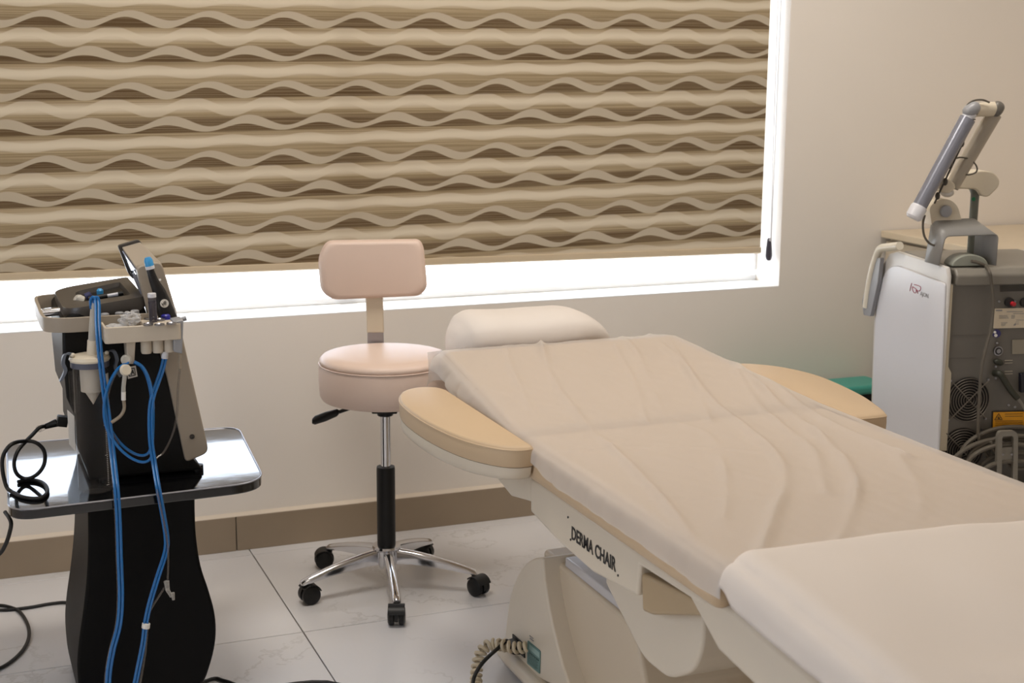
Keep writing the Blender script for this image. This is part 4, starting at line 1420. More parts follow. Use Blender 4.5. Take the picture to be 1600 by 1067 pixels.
def sheet_pt(u, v):
    y = SY0 + (SY1 - SY0) * v
    hw = halfw(y) + 0.003
    zt = topz(y) + 0.003
    # overhang down either side
    headf = max(0, min(1, (-1.02 - y) / 0.25))
    dl = 0.045 + 0.006 * headf - 0.02 * math.exp(-((y + 1.36) / 0.10) ** 2) + 0.006 * noise.noise(V((y * 6, 0, 3)))
    dr = 0.03 + 0.008 * noise.noise(V((y * 5, 4, 3)))
    tot = 2 * hw + dl + dr
    s = u * tot - dl           # distance along the cross-section, 0 at the left edge
    R = 0.024
    if s < 0:
        x, z, fl_ = -hw, s, 1.0
    elif s > 2 * hw:
        x, z, fl_ = hw, -(s - 2 * hw), 1.0
    else:
        x, z, fl_ = s - hw, 0.0, 0.0
    # round the shoulder
    e = min(max(s, -R), R) if s < hw else min(max(2 * hw - s, -R), R)
    k = (1 - abs(e) / R)
    z -= 0.35 * R * k * k
    x -= math.copysign(0.30 * R * k * k, x)
    X = BXC + x
    h = 0.0
    p2 = V((X, y))
    if fl_ == 0.0:
        fade = min(1, min(s, 2 * hw - s) / 0.05)
        for pl_, hh, ww in RIDGES:
            if hh == 0:
                continue
            d = seg_dist(p2, pl_)
            ww = ww * 0.8
            if d < ww * 3:
                h += hh * (0.55 + 0.75 * noise.noise(V((X * 7, y * 7, hh * 900)))) * (0.55 * math.exp(-(d / ww) ** 2) + 0.45 * math.exp(-1.6 * d / ww))
        fx = (X - 1.1) * 0.85 + y * 0.5
        fy = y * 0.85 - (X - 1.1) * 0.5
        h = 1.7 * h + 0.0035 * max(0.0, 0.35 - abs(noise.noise(V((fx * 13 + 0.6 * math.sin(fy * 5), fy * 2.2, 8))))) + 0.0016 * max(0.0, 0.3 - abs(noise.noise(V((fx * 6, fy * 24, 2)))))
        h = h * (0.3 + 0.7 * fade) + 0.0012 * (1 + noise.noise(V((X * 9, y * 9, 0)))) + 0.0012 * abs(noise.noise(V((X * 28, y * 7, 5))))
        z += h
    else:
        amp = 0.006 * min(1, abs(z) / 0.03) * (1.0 + (1 - headf) * 1.6)
        x_off = (abs(noise.noise(V((y * 16, z * 8, 1)))) * amp + 0.002) + (0.012 * (1 - headf)) * min(1, abs(z) / 0.04)
        X += math.copysign(x_off, x)
    if v < 0.03:
        z -= (0.03 - v) * 0.25
    return V((X, y, zt + z))


sm_ = MB().grid(sheet_pt, 190, 230)
sheet = sm_.build('bed_sheet', M_SHEET, smooth=180)
tag(sheet, 'thin white wrinkled disposable sheet spread over the tan chair cushions', 'sheet')
# hanging corner flap at the head's left corner (part of the sheet)
fp = MB()
c0 = V((BXC - 0.328, SY0, 0.697))


def flap(u, v):
    a = at(660 + 36 * u, 576 - 30 * u + 0 * v, y=SY0 + 0.004)
    top = V((c0.x - 0.018 + 0.10 * u, SY0 + 0.006 - 0.01 * v, 0.697 - 0.006 * (1 - u)))
    drop = 0.085 - 0.012 * math.sin(u * 5)
    return top + V((-0.006 * v + 0.004 * math.sin(u * 9 + v * 3), 0.008 * math.sin(u * 7) * v, -drop * v))


fp.grid(flap, 14, 10)
fp.build('corner_flap', M_SHEET, sheet, smooth=180)

# pillow at the head
pcx, pcy = 1.395, -0.592
pm = MB()
prf = []
NX = 34
ptop = [at(*q, y=-0.6) for q in ((703, 541), (709, 520), (719, 506), (727, 497), (742, 490), (770, 488), (800, 488), (830, 485), (862, 482), (885, 482), (905, 486), (925, 497), (942, 512), (955, 530))]
tops = spline(ptop, 3)
rings = []
for i, p in enumerate(tops):
    t = i / (len(tops) - 1)
    zb_ = 0.655
    hh = max(p.z - zb_, 0.02)
    wy = 0.105 * (1 - abs(2 * t - 1) ** 3) + 0.008
    ring = []
    for k in range(22):
        a = 2 * PI * k / 22
        cy_, cz_ = math.cos(a), math.sin(a)
        sy_ = math.copysign(abs(cy_) ** 0.75, cy_)
        sz_ = math.copysign(abs(cz_) ** 0.75, cz_)
        wob = 0.004 * noise.noise(V((p.x * 14, a * 1.5, 0)))
        ring.append(V((p.x, -0.585 + sy_ * wy, zb_ + hh * 0.5 + sz_ * (hh * 0.5 + wob))))
    rings.append(ring)
pm.loft(rings)
pil = pm.build('pillow', M_PILLOWC, smooth=180)
tag(pil, 'plump white-covered head pillow at the window end of the treatment chair', 'pillow')
hbk = MB().box((1.43, -0.60, 0.632), (0.34, 0.20, 0.035)).build('headrest_plate', M_TANV, dc, bevel=0.01)

# white cover on the leg section
zc0 = SZ + 0.030


def cover_pt(u, v):
    y = (LY0 + 0.014) + (LY1 - 0.02 - LY0) * v
    hw = 0.380
    corner = max(0.0, 0.10 - (LY0 + 0.004 - y)) / 0.10
    hw -= 0.022 * corner ** 2.2
    dl = 0.074 + 0.006 * noise.noise(V((y * 5, 0, 0))) - 0.040 * max(0.0, 0.09 - (LY0 + 0.014 - y)) / 0.09
    tot = 2 * hw + 2 * dl
    s = u * tot - dl
    R = 0.05
    if s < 0:
        x, z = -hw, s
    elif s > 2 * hw:
        x, z = hw, -(s - 2 * hw)
    else:
        x, z = s - hw, 0.0
    e = min(max(s, -R), R) if s < hw else min(max(2 * hw - s, -R), R)
    k = 1 - abs(e) / R
    z -= 0.35 * R * k * k
    x -= math.copysign(0.30 * R * k * k, x)
    f = max(0.0, 0.06 - (LY0 + 0.004 - y)) / 0.06
    z -= 0.05 * f * f
    X = BXC + x
    z += 0.006 * noise.noise(V((X * 3.2, y * 3.2, 2))) + 0.003 * noise.noise(V((X * 9, y * 5, 7)))
    z += 0.010 * math.exp(-((y + 2.62 + 0.25 * (X - 1.2)) / 0.05) ** 2) * max(0, min(1, (X - 1.12) * 5))
    if abs(s - hw) > hw:
        X += math.copysign(0.004 + 0.006 * abs(noise.noise(V((y * 9, z * 12, 1)))), x)
    z += -0.10 * max(0.0, -2.2 - y) - 0.030 * (X - 1.1)
    return V((X, y, zc0 + 0.006 + z))


cvm = MB().grid(cover_pt, 120, 90).build('leg_cover', M_COVER, smooth=180, solid=0.003)
tag(cvm, 'thick off-white cover draped over the raised foot end of the chair', 'cover')
# front closing drape of the cover over the step in front of the seat sheet
# ------------------------------------------------------------------ laser machine
TH = math.radians(12)
EX = V((math.cos(TH), -math.sin(TH), 0))
EY = V((math.sin(TH), math.cos(TH), 0))
LO = V((2.372, -1.018, 0))
EZ = V((0, 0, 1))


def L(u, v, z):
    return LO + EX * u + EY * v + EZ * z


def back(px, py, off=0.0):
    return at(px, py, pl=(LO + EY * off, EY))


def lside(px, py, off=0.0):
    return at(px, py, pl=(LO + EX * off, EX))


LW = 0.40
lm_ = thing('laser_machine', 'white and grey laser cabinet with articulated arm at the right edge', 'laser machine', L(LW / 2, 0.22, 0))
prof_ = [(0.0, 0.10), (0.0, 0.862), (0.012, 0.884), (0.30, 0.886), (0.352, 0.872), (0.392, 0.835), (0.418, 0.76), (0.428, 0.66), (0.42, 0.50), (0.405, 0.30), (0.39, 0.10)]
sideb = [L(0.004, v, z) for v, z in prof_]
MB().prism(sideb, EX * 0.011).build('left_side_cover', M_LASERCAP, lm_, bevel=0.004, seg=3)
MB().prism([p + EX * (LW - 0.034) for p in sideb], EX * 0.03).build('right_side_cover', M_LASERCAP, lm_, bevel=0.012, seg=4)
wp_ = rpoly([lside(*q) for q in ((1464, 760), (1477, 443), (1401, 414), (1388, 419), (1378, 438), (1370, 480), (1366, 550), (1364, 612), (1368, 760))], [0.005, 0.01, 0.03, 0.03, 0.06, 0.1, 0.1, 0.1, 0.01], 5)
wpo = MB().prism([p + EX * 0.004 for p in wp_], EX * -0.006).build('white_side_panel', M_WHITEP, lm_, bevel=0.002, seg=2)
MB().prism([L(0.03, 0.02, 0.10), L(0.03, 0.02, 0.862), L(0.03, 0.30, 0.868), L(0.03, 0.40, 0.80), L(0.03, 0.40, 0.10)], EX * (LW - 0.06)).build('cabinet_core', M_LASERG, lm_)
dk = MB().prism([L(0.03, 0.005, 0.835), L(0.03, 0.002, 0.862), L(0.03, 0.018, 0.878), L(0.03, 0.31, 0.885), L(0.03, 0.36, 0.865), L(0.03, 0.36, 0.835)], EX * (LW - 0.06))
dk.build('top_deck', M_LASERD, lm_, bevel=0.005)
dkw = MB()
dkw.prism([L(0.20, 0.08, 0.880), L(0.40, 0.03, 0.880), L(0.40, 0.10, 0.898), L(0.20, 0.15, 0.893)], EZ * 0.004)
# rear panel with the fans
fp_ = rpoly([back(*q, 0.006) for q in ((1484, 442), (1640, 436), (1640, 760), (1474, 760), (1475, 600), (1473, 590), (1477, 580))], [0.002] * 7, 2)
fp_ = [L(0.012, 0.012, 0.838), L(0.388, 0.012, 0.838), L(0.388, 0.012, 0.12), L(0.028, 0.012, 0.12), L(0.028, 0.012, 0.60), L(0.018, 0.012, 0.615)]
rpn = MB().prism(fp_, EY * 0.02).build('rear_panel', M_LASERG, lm_)
MB().prism([L(0.014, 0.004, 0.84), L(0.022, 0.004, 0.838), L(0.024, 0.004, 0.625), L(0.034, 0.004, 0.608), L(0.036, 0.004, 0.40), L(0.014, 0.004, 0.40)], EY * 0.012).build('rear_edge_strip', mat('edge_cream', (196, 184, 160), 0.45, var=0.02), lm_, bevel=0.001)
slot = [back(*q, 0.011) for q in ((1563, 446), (1640, 444), (1640, 453), (1563, 456))]
MB().prism(slot, EY * 0.002).build('rear_slot', mat('slot_dark', (58, 54, 48), 0.5), rpn)
for zz, u0, u1 in ((0.705, 0.03, 0.13), (0.645, 0.03, 0.10)):
    MB().box(L((u0 + u1) / 2, 0.0115, zz), (u1 - u0, 0.001, 0.0015), Matrix.Rotation(-TH, 3, 'Z')).build('panel_seam', mat('seam_dark', (100, 94, 86), 0.6), rpn)


def fan(cx_, cz_, R_f=0.0595):
    c = L(cx_, 0.010, cz_)
    fo = MB()
    fo.cyl(c + EY * 0.002, c + EY * -0.0005, R_f, n=40)
    gd = fo.build('fan_guard', mat('fan_dark', (24, 20, 18), 0.6, var=0.0), lm_)
    g = MB()
    for k in range(1, 9):
        rr_ = R_f * (k / 8.3)
        ring = [c - EY * 0.005 + (EX * math.cos(q) + EZ * math.sin(q)) * rr_ for q in [2 * PI * i / 40 for i in range(40)]]
        g.tube(ring, 0.0011, 6, 1, close=True)
    for q in (PI / 4, 3 * PI / 4):
        d = EX * math.cos(q) + EZ * math.sin(q)
        g.tube([c - EY * 0.0065 - d * R_f * 1.18, c - EY * 0.0065 + d * R_f * 1.18], 0.0016, 6, 1)
    g.build('guard_wire', mat('guard_steel', (120, 112, 102), 0.4, metal=0.6, var=0.0), gd)
    for q in (PI / 4, 3 * PI / 4, 5 * PI / 4, 7 * PI / 4):
        d = EX * math.cos(q) + EZ * math.sin(q)
        p = c + d * R_f * 1.24
        MB().cyl(p, p - EY * 0.004, 0.0035, 0.0028, n=10).build('screw', M_STEEL, gd)


fan(0.088, 0.534)
fan(0.081, 0.398)
# labels and fittings on the rear panel
def rp(px, py, off=0.0105):
    return back(px, py, off)


lb1 = MB().prism([rp(*q) for q in ((1554, 482), (1640, 480), (1640, 511), (1552, 513))], -EY * 0.0012).build('rating_label', mat('label_cream', (206, 192, 168), 0.55, var=0.02), rpn)
tl1 = MB()
for y_, x0_, x1_, th in ((485, 1556, 1566, 2.2), (487, 1573, 1598, 0.9), (490, 1583, 1600, 0.8), (493, 1561, 1574, 0.7), (495, 1561, 1575, 0.7), (497, 1561, 1576, 0.7), (493, 1580, 1586, 0.7), (495, 1580, 1586, 0.7), (497, 1580, 1585, 0.7), (500, 1588, 1600, 0.7), (504, 1564, 1574, 0.7), (506, 1564, 1572, 0.7), (508, 1564, 1571, 0.7), (503, 1587, 1592, 0.7), (506, 1587, 1592, 0.7)):
    tl1.prism([rp(x0_, y_ - th / 2, 0.009), rp(x1_, y_ - th / 2, 0.009), rp(x1_, y_ + th / 2, 0.009), rp(x0_, y_ + th / 2, 0.009)], -EY * 0.0002)
tl1.prism([rp(1583, 508.5, 0.009), rp(1587, 504, 0.009), rp(1587, 508.5, 0.009)], -EY * 0.0002)
tl1.build('label_print', M_GREYINK, lm_)
MB().cyl(rp(1557, 521), rp(1557, 521, 0.008), 0.0108, n=24).build('notice_disc', mat('notice_navy', (44, 38, 90), 0.4, var=0.0), rpn)
nm = MB()
for cxp, cyp, r_ in ((1554.5, 519, 0.0034), (1559, 520, 0.0032), (1556, 524, 0.0042)):
    nm.cyl(rp(cxp, cyp, 0.008), rp(cxp, cyp, 0.0074), r_, n=14)
nm.build('notice_mark', M_PAPERW, lm_)
for px in (1576, 1600):
    kb = MB()
    kb.turn([(0, 0), (0.0125, 0), (0.012, 0.008), (0, 0.009)], rp(px, 472), axis=-EY, n=20)
    kb.build('fuse_cap', M_INK, rpn)
MB().turn([(0, 0), (0.006, 0), (0.0055, 0.012), (0, 0.013)], rp(1581, 474, 0.004), axis=-EY, n=16).build('red_button', M_RED, lm_)
for q in ((1561, 471), (1586, 471), (1558, 536), (1556, 573), (1556, 591), (1586, 636), (1576, 633)):
    MB().cyl(rp(*q), rp(*q, 0.006), 0.0032, 0.0025, n=10).build('screw', M_STEEL, rpn)
ky = MB()
ky.turn([(0, 0), (0.0125, 0), (0.0125, 0.004), (0.0095, 0.005), (0.0095, 0.002), (0.006, 0.002), (0.006, 0.006), (0, 0.006)], rp(1559, 548), axis=-EY, n=24)
ky.build('key_switch', M_STEEL, rpn)
MB().turn([(0.006, 0.0), (0.0093, 0.0), (0.0093, 0.0042), (0.006, 0.0042)], rp(1559, 548, 0.009), axis=-EY, n=20).build('key_ring', M_INK, lm_)
MB().prism([rp(*q) for q in ((1581, 531), (1640, 529), (1640, 551), (1581, 553))], -EY * 0.002).build('info_plate', mat('plate_grey', (142, 134, 118), 0.5, var=0.03), rpn)
cg = MB()
cg.ball(rp(1560, 566, 0.002), (0.0145, 0.009, 0.0085), Matrix.Rotation(-TH, 3, 'Z') @ Matrix.Rotation(0.3, 3, 'Y'), n=16, m=10)
cg.build('cable_gland', mat('gland_olive', (48, 48, 36), 0.5), rpn)
MB().tube([rp(1554, 583, 0.006), rp(1562, 584, -0.012), rp(1568, 592, -0.012), rp(1578, 608, -0.014), rp(1590, 622, -0.016)], 0.0085, 12, 5).build('foot_switch_plug', mat('gland_olive', (48, 48, 36), 0.5), lm_)
MB().tube([rp(1588, 620, -0.015), rp(1597, 632, -0.016), rp(1608, 650, -0.02), rp(1625, 668, -0.02)], 0.0042, 8, 5).build('plug_cable', M_LASERD, lm_)
for y_ in (563, 567, 580, 584):
    MB().box(rp(1576, y_, 0.0095), (0.022, 0.001, 0.002), Matrix.Rotation(-TH, 3, 'Z')).build('printed_line', mat('print_light', (176, 166, 148), 0.5), rpn)
MB().prism([rp(*q) for q in ((1591, 582), (1640, 580), (1640, 610), (1591, 612))], -EY * 0.014).build('power_inlet', mat('inlet_navy', (20, 20, 30), 0.35, var=0.0), rpn, bevel=0.002)
yl = MB().prism([rp(*q) for q in ((1550, 642), (1640, 640), (1640, 669), (1549, 671))], -EY * 0.0012).build('warning_label', mat('label_frame', (34, 26, 16), 0.5, var=0.0), rpn)
MB().prism([rp(*q, 0.0092) for q in ((1552, 644), (1640, 642), (1640, 667), (1551, 669))], -EY * 0.0004).build('warning_field', M_YELLOW, yl)
wm_ = MB()
for A, B in (((1554, 656), (1560.5, 646)), ((1560.5, 646), (1566, 655.5)), ((1566, 655.5), (1554, 656))):
    wm_.tube([rp(*A, 0.0086), rp(*B, 0.0086)], 0.0009, 5, 1)
wm_.cyl(rp(1560.5, 653, 0.0088), rp(1560.5, 653, 0.0082), 0.0026, n=10)
for A, B in (((1557, 653), (1564, 653)), ((1560.5, 649.5), (1560.5, 655)), ((1558, 651), (1563, 655))):
    wm_.tube([rp(*A, 0.0086), rp(*B, 0.0086)], 0.0005, 4, 1)
wm_.build('warning_mark', mat('label_frame', (34, 26, 16), 0.5, var=0.0), yl)
wl_ = MB()
for y_ in (647, 650.5, 658, 661, 664):
    x0_ = 1570 if y_ < 656 else 1555
    wl_.prism([rp(x0_, y_ - 0.6, 0.0088), rp(1598, y_ - 1.1, 0.0088), rp(1598, y_ + 0.1, 0.0088), rp(x0_, y_ + 0.6, 0.0088)], -EY * 0.0002)
wl_.build('warning_print', mat('label_brown', (140, 92, 16), 0.5, var=0.0), yl)
# cable hanger and coiled hose on the rear
hg = MB()
hgo = rpoly([back(*q, -0.05) for q in ((1557, 760), (1559, 682), (1562, 674), (1586, 673), (1591, 680), (1590, 760))], [0.001, 0.012, 0.012, 0.012, 0.012, 0.001], 4)
hgi = rpoly([back(*q, -0.05) for q in ((1565, 760), (1566, 685), (1567, 682), (1582, 681), (1584, 684), (1583, 760))], [0.001, 0.003, 0.003, 0.003, 0.003, 0.001], 4)
vo = [[hg.b.verts.new(p + EY * o_) for p in hgo] for o_ in (0, 0.012)]
vi_ = [[hg.b.verts.new(p + EY * o_) for p in hgi] for o_ in (0, 0.012)]
nH = len(hgo)
for i in range(nH - 1):
    hg.b.faces.new([vo[0][i], vo[0][i + 1], vi_[0][i + 1], vi_[0][i]])
    hg.b.faces.new([vo[1][i], vi_[1][i], vi_[1][i + 1], vo[1][i + 1]])
    hg.b.faces.new([vo[0][i], vo[1][i], vo[1][i + 1], vo[0][i + 1]])
    hg.b.faces.new([vi_[0][i], vi_[0][i + 1], vi_[1][i + 1], vi_[1][i]])
hgr = hg.build('cable_hanger', M_LASERD, lm_)
MB().prism([back(*q, -0.045) for q in ((1564, 699), (1584, 698), (1585, 722), (1564, 723))], EY * 0.055).build('hanger_bracket', M_LASERD, lm_, bevel=0.002)
for q in ((1567, 710), (1581, 710)):
    MB().cyl(back(*q, -0.045), back(*q, -0.049), 0.003, n=10).build('screw', M_STEEL, hgr)
cbl = thing('coiled_hose', 'grey-beige hose coiled on the hanger behind the laser cabinet', 'hose', back(1575, 715, -0.03))
M_HOSE = mat('hose_taupe', (98, 91, 80), 0.5, var=0.03)
for k, (dxr, r1, r2, off) in enumerate(((0, 88, 55, -0.012), (4, 80, 46, -0.026), (-6, 70, 38, -0.034), (6, 62, 30, -0.022), (0, 52, 22, -0.038), (-12, 96, 62, -0.02))):
    pts = []
    for i in range(22):
        a = 2 * PI * i / 22
        pts.append(back(1586 + dxr + r1 * math.cos(a), 722 + k * 5 + r2 * math.sin(a) - 0.0 * r1 * math.cos(a), off - 0.006 * math.sin(a + k)))
    MB().tube(pts, 0.006, 8, 3, close=True).build('coil', M_HOSE, cbl)
MB().tube([back(*q, -0.03) for q in ((1548, 690), (1554, 705), (1570, 722), (1590, 732), (1620, 728))], 0.0042, 8, 5).build('cable', M_HOSE, cbl)
# front handle at the far left edge of the cabinet
hl = MB()
hpth = [lside(*q, -0.012) for q in ((1406, 384), (1390, 386), (1376, 389), (1369, 404), (1362, 430), (1357, 458), (1354, 480))]
hl.tube(hpth, 0.0115, 12, 5)
hl.build('front_handle', mat('handle_cream', (222, 214, 196), 0.3, var=0.01), lm_)
pf = rpoly([lside(*q, -0.004) for q in ((1371, 404), (1382, 402), (1378, 440), (1366, 494), (1355, 492), (1353, 470))], 0.006, 3)
MB().prism(pf, -EX * 0.012).build('handle_pad', mat('pad_grey', (138, 138, 140), 0.4, var=0.01), lm_, bevel=0.003)
# logo on the white side panel: red outlined mark and grey letters
lg_ = MB()
def lp(px, py):
    return lside(px, py, -0.0026)


for stroke in (((1424.6, 442.5), (1423.2, 447), (1421.6, 454.5)), ((1428.5, 444.5), (1434, 446), (1438.2, 448.2), (1438.4, 452), (1436.8, 454.8)), ((1425.6, 447.8), (1426, 453), (1427.8, 456.5), (1430.6, 457.6), (1431.4, 455), (1431.2, 451.5), (1428.2, 449.4), (1425.8, 447.8)), ((1432.5, 452.5), (1433.4, 455.5), (1434, 458.4)), ((1432, 454.5), (1436.8, 454.6))):
    lg_.tube([lp(*q) for q in stroke], 0.00095, 5, 3)
lg_.build('logo_mark', M_REDINK, wpo)
ex_l = (lp(1456.5, 466.5) - lp(1437.5, 459.5)).normalized()
exl2 = -EY
text_obj('logo_lettering', 'AJON', frame(lp(1437.5, 461.2), (-EY).normalized(), EZ, -EX), 0.0155, M_GREYINK, wpo, 0.0002, 1.25, 0.0)

# articulated arm: bracket hood, joint block, tubes
hd0 = -0.0
def hp_(px, py, v):
    return at(px, py, pl=(LO + EY * v, EY))


VH = 0.035
o_h = rpoly([hp_(*q, VH) for q in ((1466, 414), (1476, 371), (1561, 366), (1552, 414))], [0.0, 0.012, 0.012, 0.0], 6)
o_h = [hp_(1467, 415, VH)] + rpoly([hp_(1467, 415, VH), hp_(1477, 369, VH), hp_(1560, 366, VH), hp_(1556, 415, VH)], [0.0, 0.014, 0.014, 0.0], 6)[1:-1] + [hp_(1556, 415, VH)]
hcen = sum(o_h, V()) / len(o_h)
hd = MB()
dsl = EY * 0.11 + EZ * 0.012 + EX * -0.0
n_ = len(o_h)
a1 = [hd.b.verts.new(p) for p in o_h]
a2 = [hd.b.verts.new(p + EY * 0.07 + EZ * 0.033 * max(0.0, min(1.0, (p.z - 0.885) / 0.06)) + EX * (-0.004 if i < n_ / 2 else -0.026)) for i, p in enumerate(o_h)]
for i in range(n_ - 1):
    hd.b.faces.new([a1[i], a1[i + 1], a2[i + 1], a2[i]])
hood = hd.build('arm_hood', mat('hood_grey', (148, 146, 142), 0.35, var=0.02), lm_, solid=0.003, smooth=40)
hdisc = MB()
cdk = hp_(1516, 416, VH - 0.005)
pts = [cdk + EX * math.cos(q) * 0.05 + EZ * math.sin(q) * 0.03 for q in [PI * i / 16 for i in range(17)]]
hdisc.prism(pts, EY * 0.05)
hdisc.build('arm_base', mat('base_grey', (150, 152, 140), 0.4, var=0.02), lm_, bevel=0.003)
MB().tube([hp_(*q, VH - 0.012) for q in ((1518, 408), (1530, 411), (1540, 416))] + [back(*q, -0.012) for q in ((1546, 424), (1549, 440), (1552, 475), (1548, 515), (1540, 545), (1533, 580), (1530, 625), (1528, 670), (1532, 695), (1545, 715))], 0.0042, 8, 6).build('deck_cable', M_HOSE, lm_)
VA = 0.10
blk = rpoly([hp_(*q, VA) for q in ((1456, 352), (1452, 325), (1463, 312), (1485, 311), (1497, 322), (1503, 345), (1503, 352))], [0.002, 0.01, 0.015, 0.015, 0.015, 0.01, 0.002], 4)
MB().prism(blk, EY * 0.06).build('joint_block', M_CREAMP, lm_, bevel=0.006)
kc = hp_(1477, 330, VA - 0.004)
MB().turn([(0, 0), (0.0155, 0), (0.015, 0.008), (0.012, 0.010), (0, 0.010)], kc, axis=-EY, n=24).build('joint_knob', M_GREYP, lm_)
VT = 0.07
t0, t1 = hp_(1437, 322, VT), hp_(1513, 183, VT)
ta = (t1 - t0)
MB().cyl(t0, t0 + ta * 0.985, 0.0185, 0.0205, n=26).build('arm_tube', mat('arm_grey', (134, 136, 146), 0.25, metal=0.3, var=0.01), lm_)
capm = MB()
capm.turn([(0, -0.036), (0.017, -0.036), (0.0215, -0.03), (0.0215, -0.004), (0.018, 0.002), (0, 0.002)], t0, axis=ta, n=24)
capm.build('arm_end_cap', M_WHITEP, lm_)
MB().cyl(t0 + ta * 0.97, t0 + ta * 1.05, 0.0165, n=24).build('arm_collar', M_WHITEP, lm_)
MB().tube([t0 + ta * 0.975 + V((0, 0, 0)) + (EX * math.cos(q) * 0.0205 + ta.normalized().cross(EX) * math.sin(q) * 0.0205) for q in [2 * PI * i / 24 for i in range(24)]], 0.0012, 6, 1, close=True).build('arm_ring', M_BLACKP, lm_)
cl2 = MB()
for q in ((1504, 224), (1486, 258), (1478, 284), (1466, 306)):
    cl2.ball(hp_(q[0] - 1, q[1], VT + 0.01), (0.0065, 0.0065, 0.010), n=12, m=8)
cl2.tube([hp_(*q, VT + 0.012) for q in ((1516, 196), (1505, 222), (1488, 258), (1472, 292), (1460, 318))], 0.0025, 6, 4)
cl2.build('arm_clips', mat('clip_brown', (66, 60, 52), 0.5), lm_)
e0 = hp_(1518, 171, VT - 0.002)
MB().ball(e0, (0.0235, 0.019, 0.0165), Matrix.Rotation(-TH, 3, 'Z') @ Matrix.Rotation(-0.6, 3, 'Y'), n=20, m=14, p=0.85).build('elbow_cap', M_GREYP, lm_)
e1_ = hp_(1556, 170, VT + 0.03)
MB().cyl(hp_(1522, 172, VT + 0.012), e1_, 0.0175, 0.0185, n=24).build('elbow_tube', M_CREAMP, lm_)
MB().ball(e1_ + EY * -0.004, (0.0165, 0.018, 0.020), Matrix.Rotation(-TH, 3, 'Z') @ Matrix.Rotation(0.5, 3, 'Y'), n=20, m=14, p=0.8).build('elbow_cap', M_LASERG, lm_)
s0, s1 = hp_(1553, 178, VT + 0.045), hp_(1487, 292, VT + 0.045)
sa = (s1 - s0)
MB().cyl(s0, s1, 0.0205, 0.0185, n=22).build('second_arm_tube', mat('arm_taupe', (168, 158, 142), 0.35, var=0.01), lm_)
br_ = MB()
br_.prism(rpoly([hp_(*q, VT + 0.02) for q in ((1466, 284), (1474, 276), (1493, 286), (1494, 294), (1484, 303), (1470, 300))], 0.006, 3), EY * 0.05)
br_.build('wrist_block', M_CREAMP, lm_, bevel=0.006)
MB().ball(hp_(1480, 301, VT + 0.04), (0.017, 0.018, 0.012), n=18, m=10).build('wrist_cap', M_LASERCAP, lm_)
MB().tube([hp_(*q, VT - 0.0) for q in ((1508, 172), (1513, 162), (1522, 157), (1535, 156), (1546, 160))], 0.0025, 8, 5).build('elbow_cable', M_HOSE, lm_)
MB().tube([hp_(*q, VT + 0.03) for q in ((1487, 250), (1500, 246), (1516, 249), (1526, 260), (1525, 269), (1514, 273), (1503, 272))], 0.0022, 8, 5).build('loop_cable', M_HOSE, lm_)
MB().tube([hp_(*q, VT + 0.0) for q in ((1445, 336), (1442, 350), (1444, 368), (1452, 380), (1462, 384))], 0.003, 8, 5).build('tube_cable', M_HOSE, lm_)
# rest post with cream cradle
VP_ = 0.20
pb0, pt0 = hp_(1521, 391, VP_), hp_(1524, 296, VP_)
pb0.z = 0.884
MB().cyl(V((pt0.x, pt0.y, 0.884)), pt0, 0.0105, 0.0115, n=18).build('rest_post', mat('post_green_grey', (104, 108, 100), 0.4, var=0.02), lm_)
MB().cyl(pt0 - EZ * 0.012, pt0 + EZ * 0.004, 0.0115, 0.017, n=18).build('post_flare', mat('post_green_grey', (104, 108, 100), 0.4, var=0.02), lm_)
sd_ = hp_(1521, 311, VP_ - 0.0118)
MB().cyl(sd_, sd_ - EY * 0.001, 0.0055, n=16).build('post_sticker', mat('sticker_green', (30, 120, 80), 0.4, var=0.0), lm_)
crd = rpoly([hp_(*q, VP_ - 0.03) for q in ((1486, 283), (1500, 273), (1535, 266), (1554, 269), (1563, 282), (1561, 292), (1545, 308), (1535, 307), (1528, 296), (1500, 295), (1488, 296))], [0.006, 0.01, 0.02, 0.012, 0.015, 0.01, 0.012, 0.01, 0.02, 0.01, 0.006], 4)
MB().prism(crd, EY * 0.06).build('cradle', M_CREAMP, lm_, bevel=0.008)
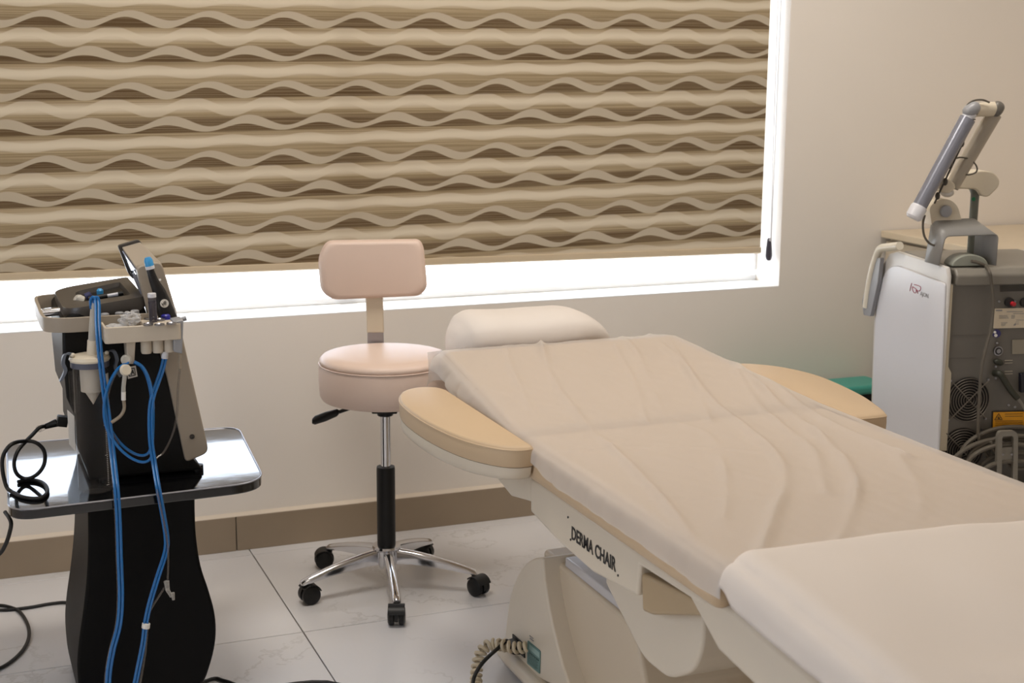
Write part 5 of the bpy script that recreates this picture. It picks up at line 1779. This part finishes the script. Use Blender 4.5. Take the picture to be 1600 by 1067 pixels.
for u_, v_ in ((0.06, 0.05), (0.34, 0.05), (0.06, 0.36), (0.34, 0.36)):
    MB().cyl(L(u_, v_, 0), L(u_, v_, 0.10), 0.03, 0.02, n=16).build('caster', M_BLACKP, lm_)

# ------------------------------------------------------------------ counter and bench by the right wall
ct_ = thing('counter', 'cream stone-topped cabinet counter running along the right wall', 'counter', (3.27, -1.0, 0))
XCF = 2.905
MB().box(((XCF + X1) / 2, -0.71, 0.832), (X1 - XCF - 0.004, 1.40, 0.024)).build('worktop', M_STONE, ct_, bevel=0.004)
MB().box(((XCF + 0.03 + X1) / 2, -0.71, 0.46), (X1 - XCF - 0.036, 1.38, 0.72)).build('cabinet_body', M_CABINET, ct_, bevel=0.003)
MB().box(((XCF + 0.05 + X1) / 2, -0.71, 0.05), (X1 - XCF - 0.06, 1.36, 0.1)).build('plinth', M_LASERG, ct_)
for k in range(3):
    yc_ = -0.25 - 0.46 * k
    dr_ = MB().box((XCF + 0.022, yc_, 0.46), (0.016, 0.45, 0.70)).build('cabinet_door', M_CABINET, ct_, bevel=0.002)
    MB().tube([V((XCF + 0.008, yc_ + 0.17, 0.66)), V((XCF - 0.01, yc_ + 0.17, 0.65)), V((XCF - 0.01, yc_ + 0.17, 0.55)), V((XCF + 0.008, yc_ + 0.17, 0.54))], 0.004, 8, 4).build('door_handle', M_STEEL, dr_)
bn_ = thing('bench', 'low narrow teal-topped bench with black frame against the wall by the laser', 'bench', (2.62, -0.18, 0))
BZ = 0.357
MB().prism(rpoly([V((2.28, -0.02, BZ - 0.03)), V((2.87, -0.02, BZ - 0.03)), V((2.87, -0.16, BZ - 0.03)), V((2.28, -0.16, BZ - 0.03))], 0.02, 5), (0, 0, 0.03)).build('bench_pad', M_TEAL, bn_, bevel=0.010, seg=4)
MB().box((2.575, -0.09, BZ - 0.055), (0.57, 0.11, 0.05)).build('bench_frame', M_BLACKP, bn_, bevel=0.003)
for xx in (2.32, 2.83):
    for yy in (-0.125, -0.055):
        MB().box((xx, yy, (BZ - 0.08) / 2), (0.03, 0.03, BZ - 0.08)).build('leg', M_BLACKP, bn_, bevel=0.003)
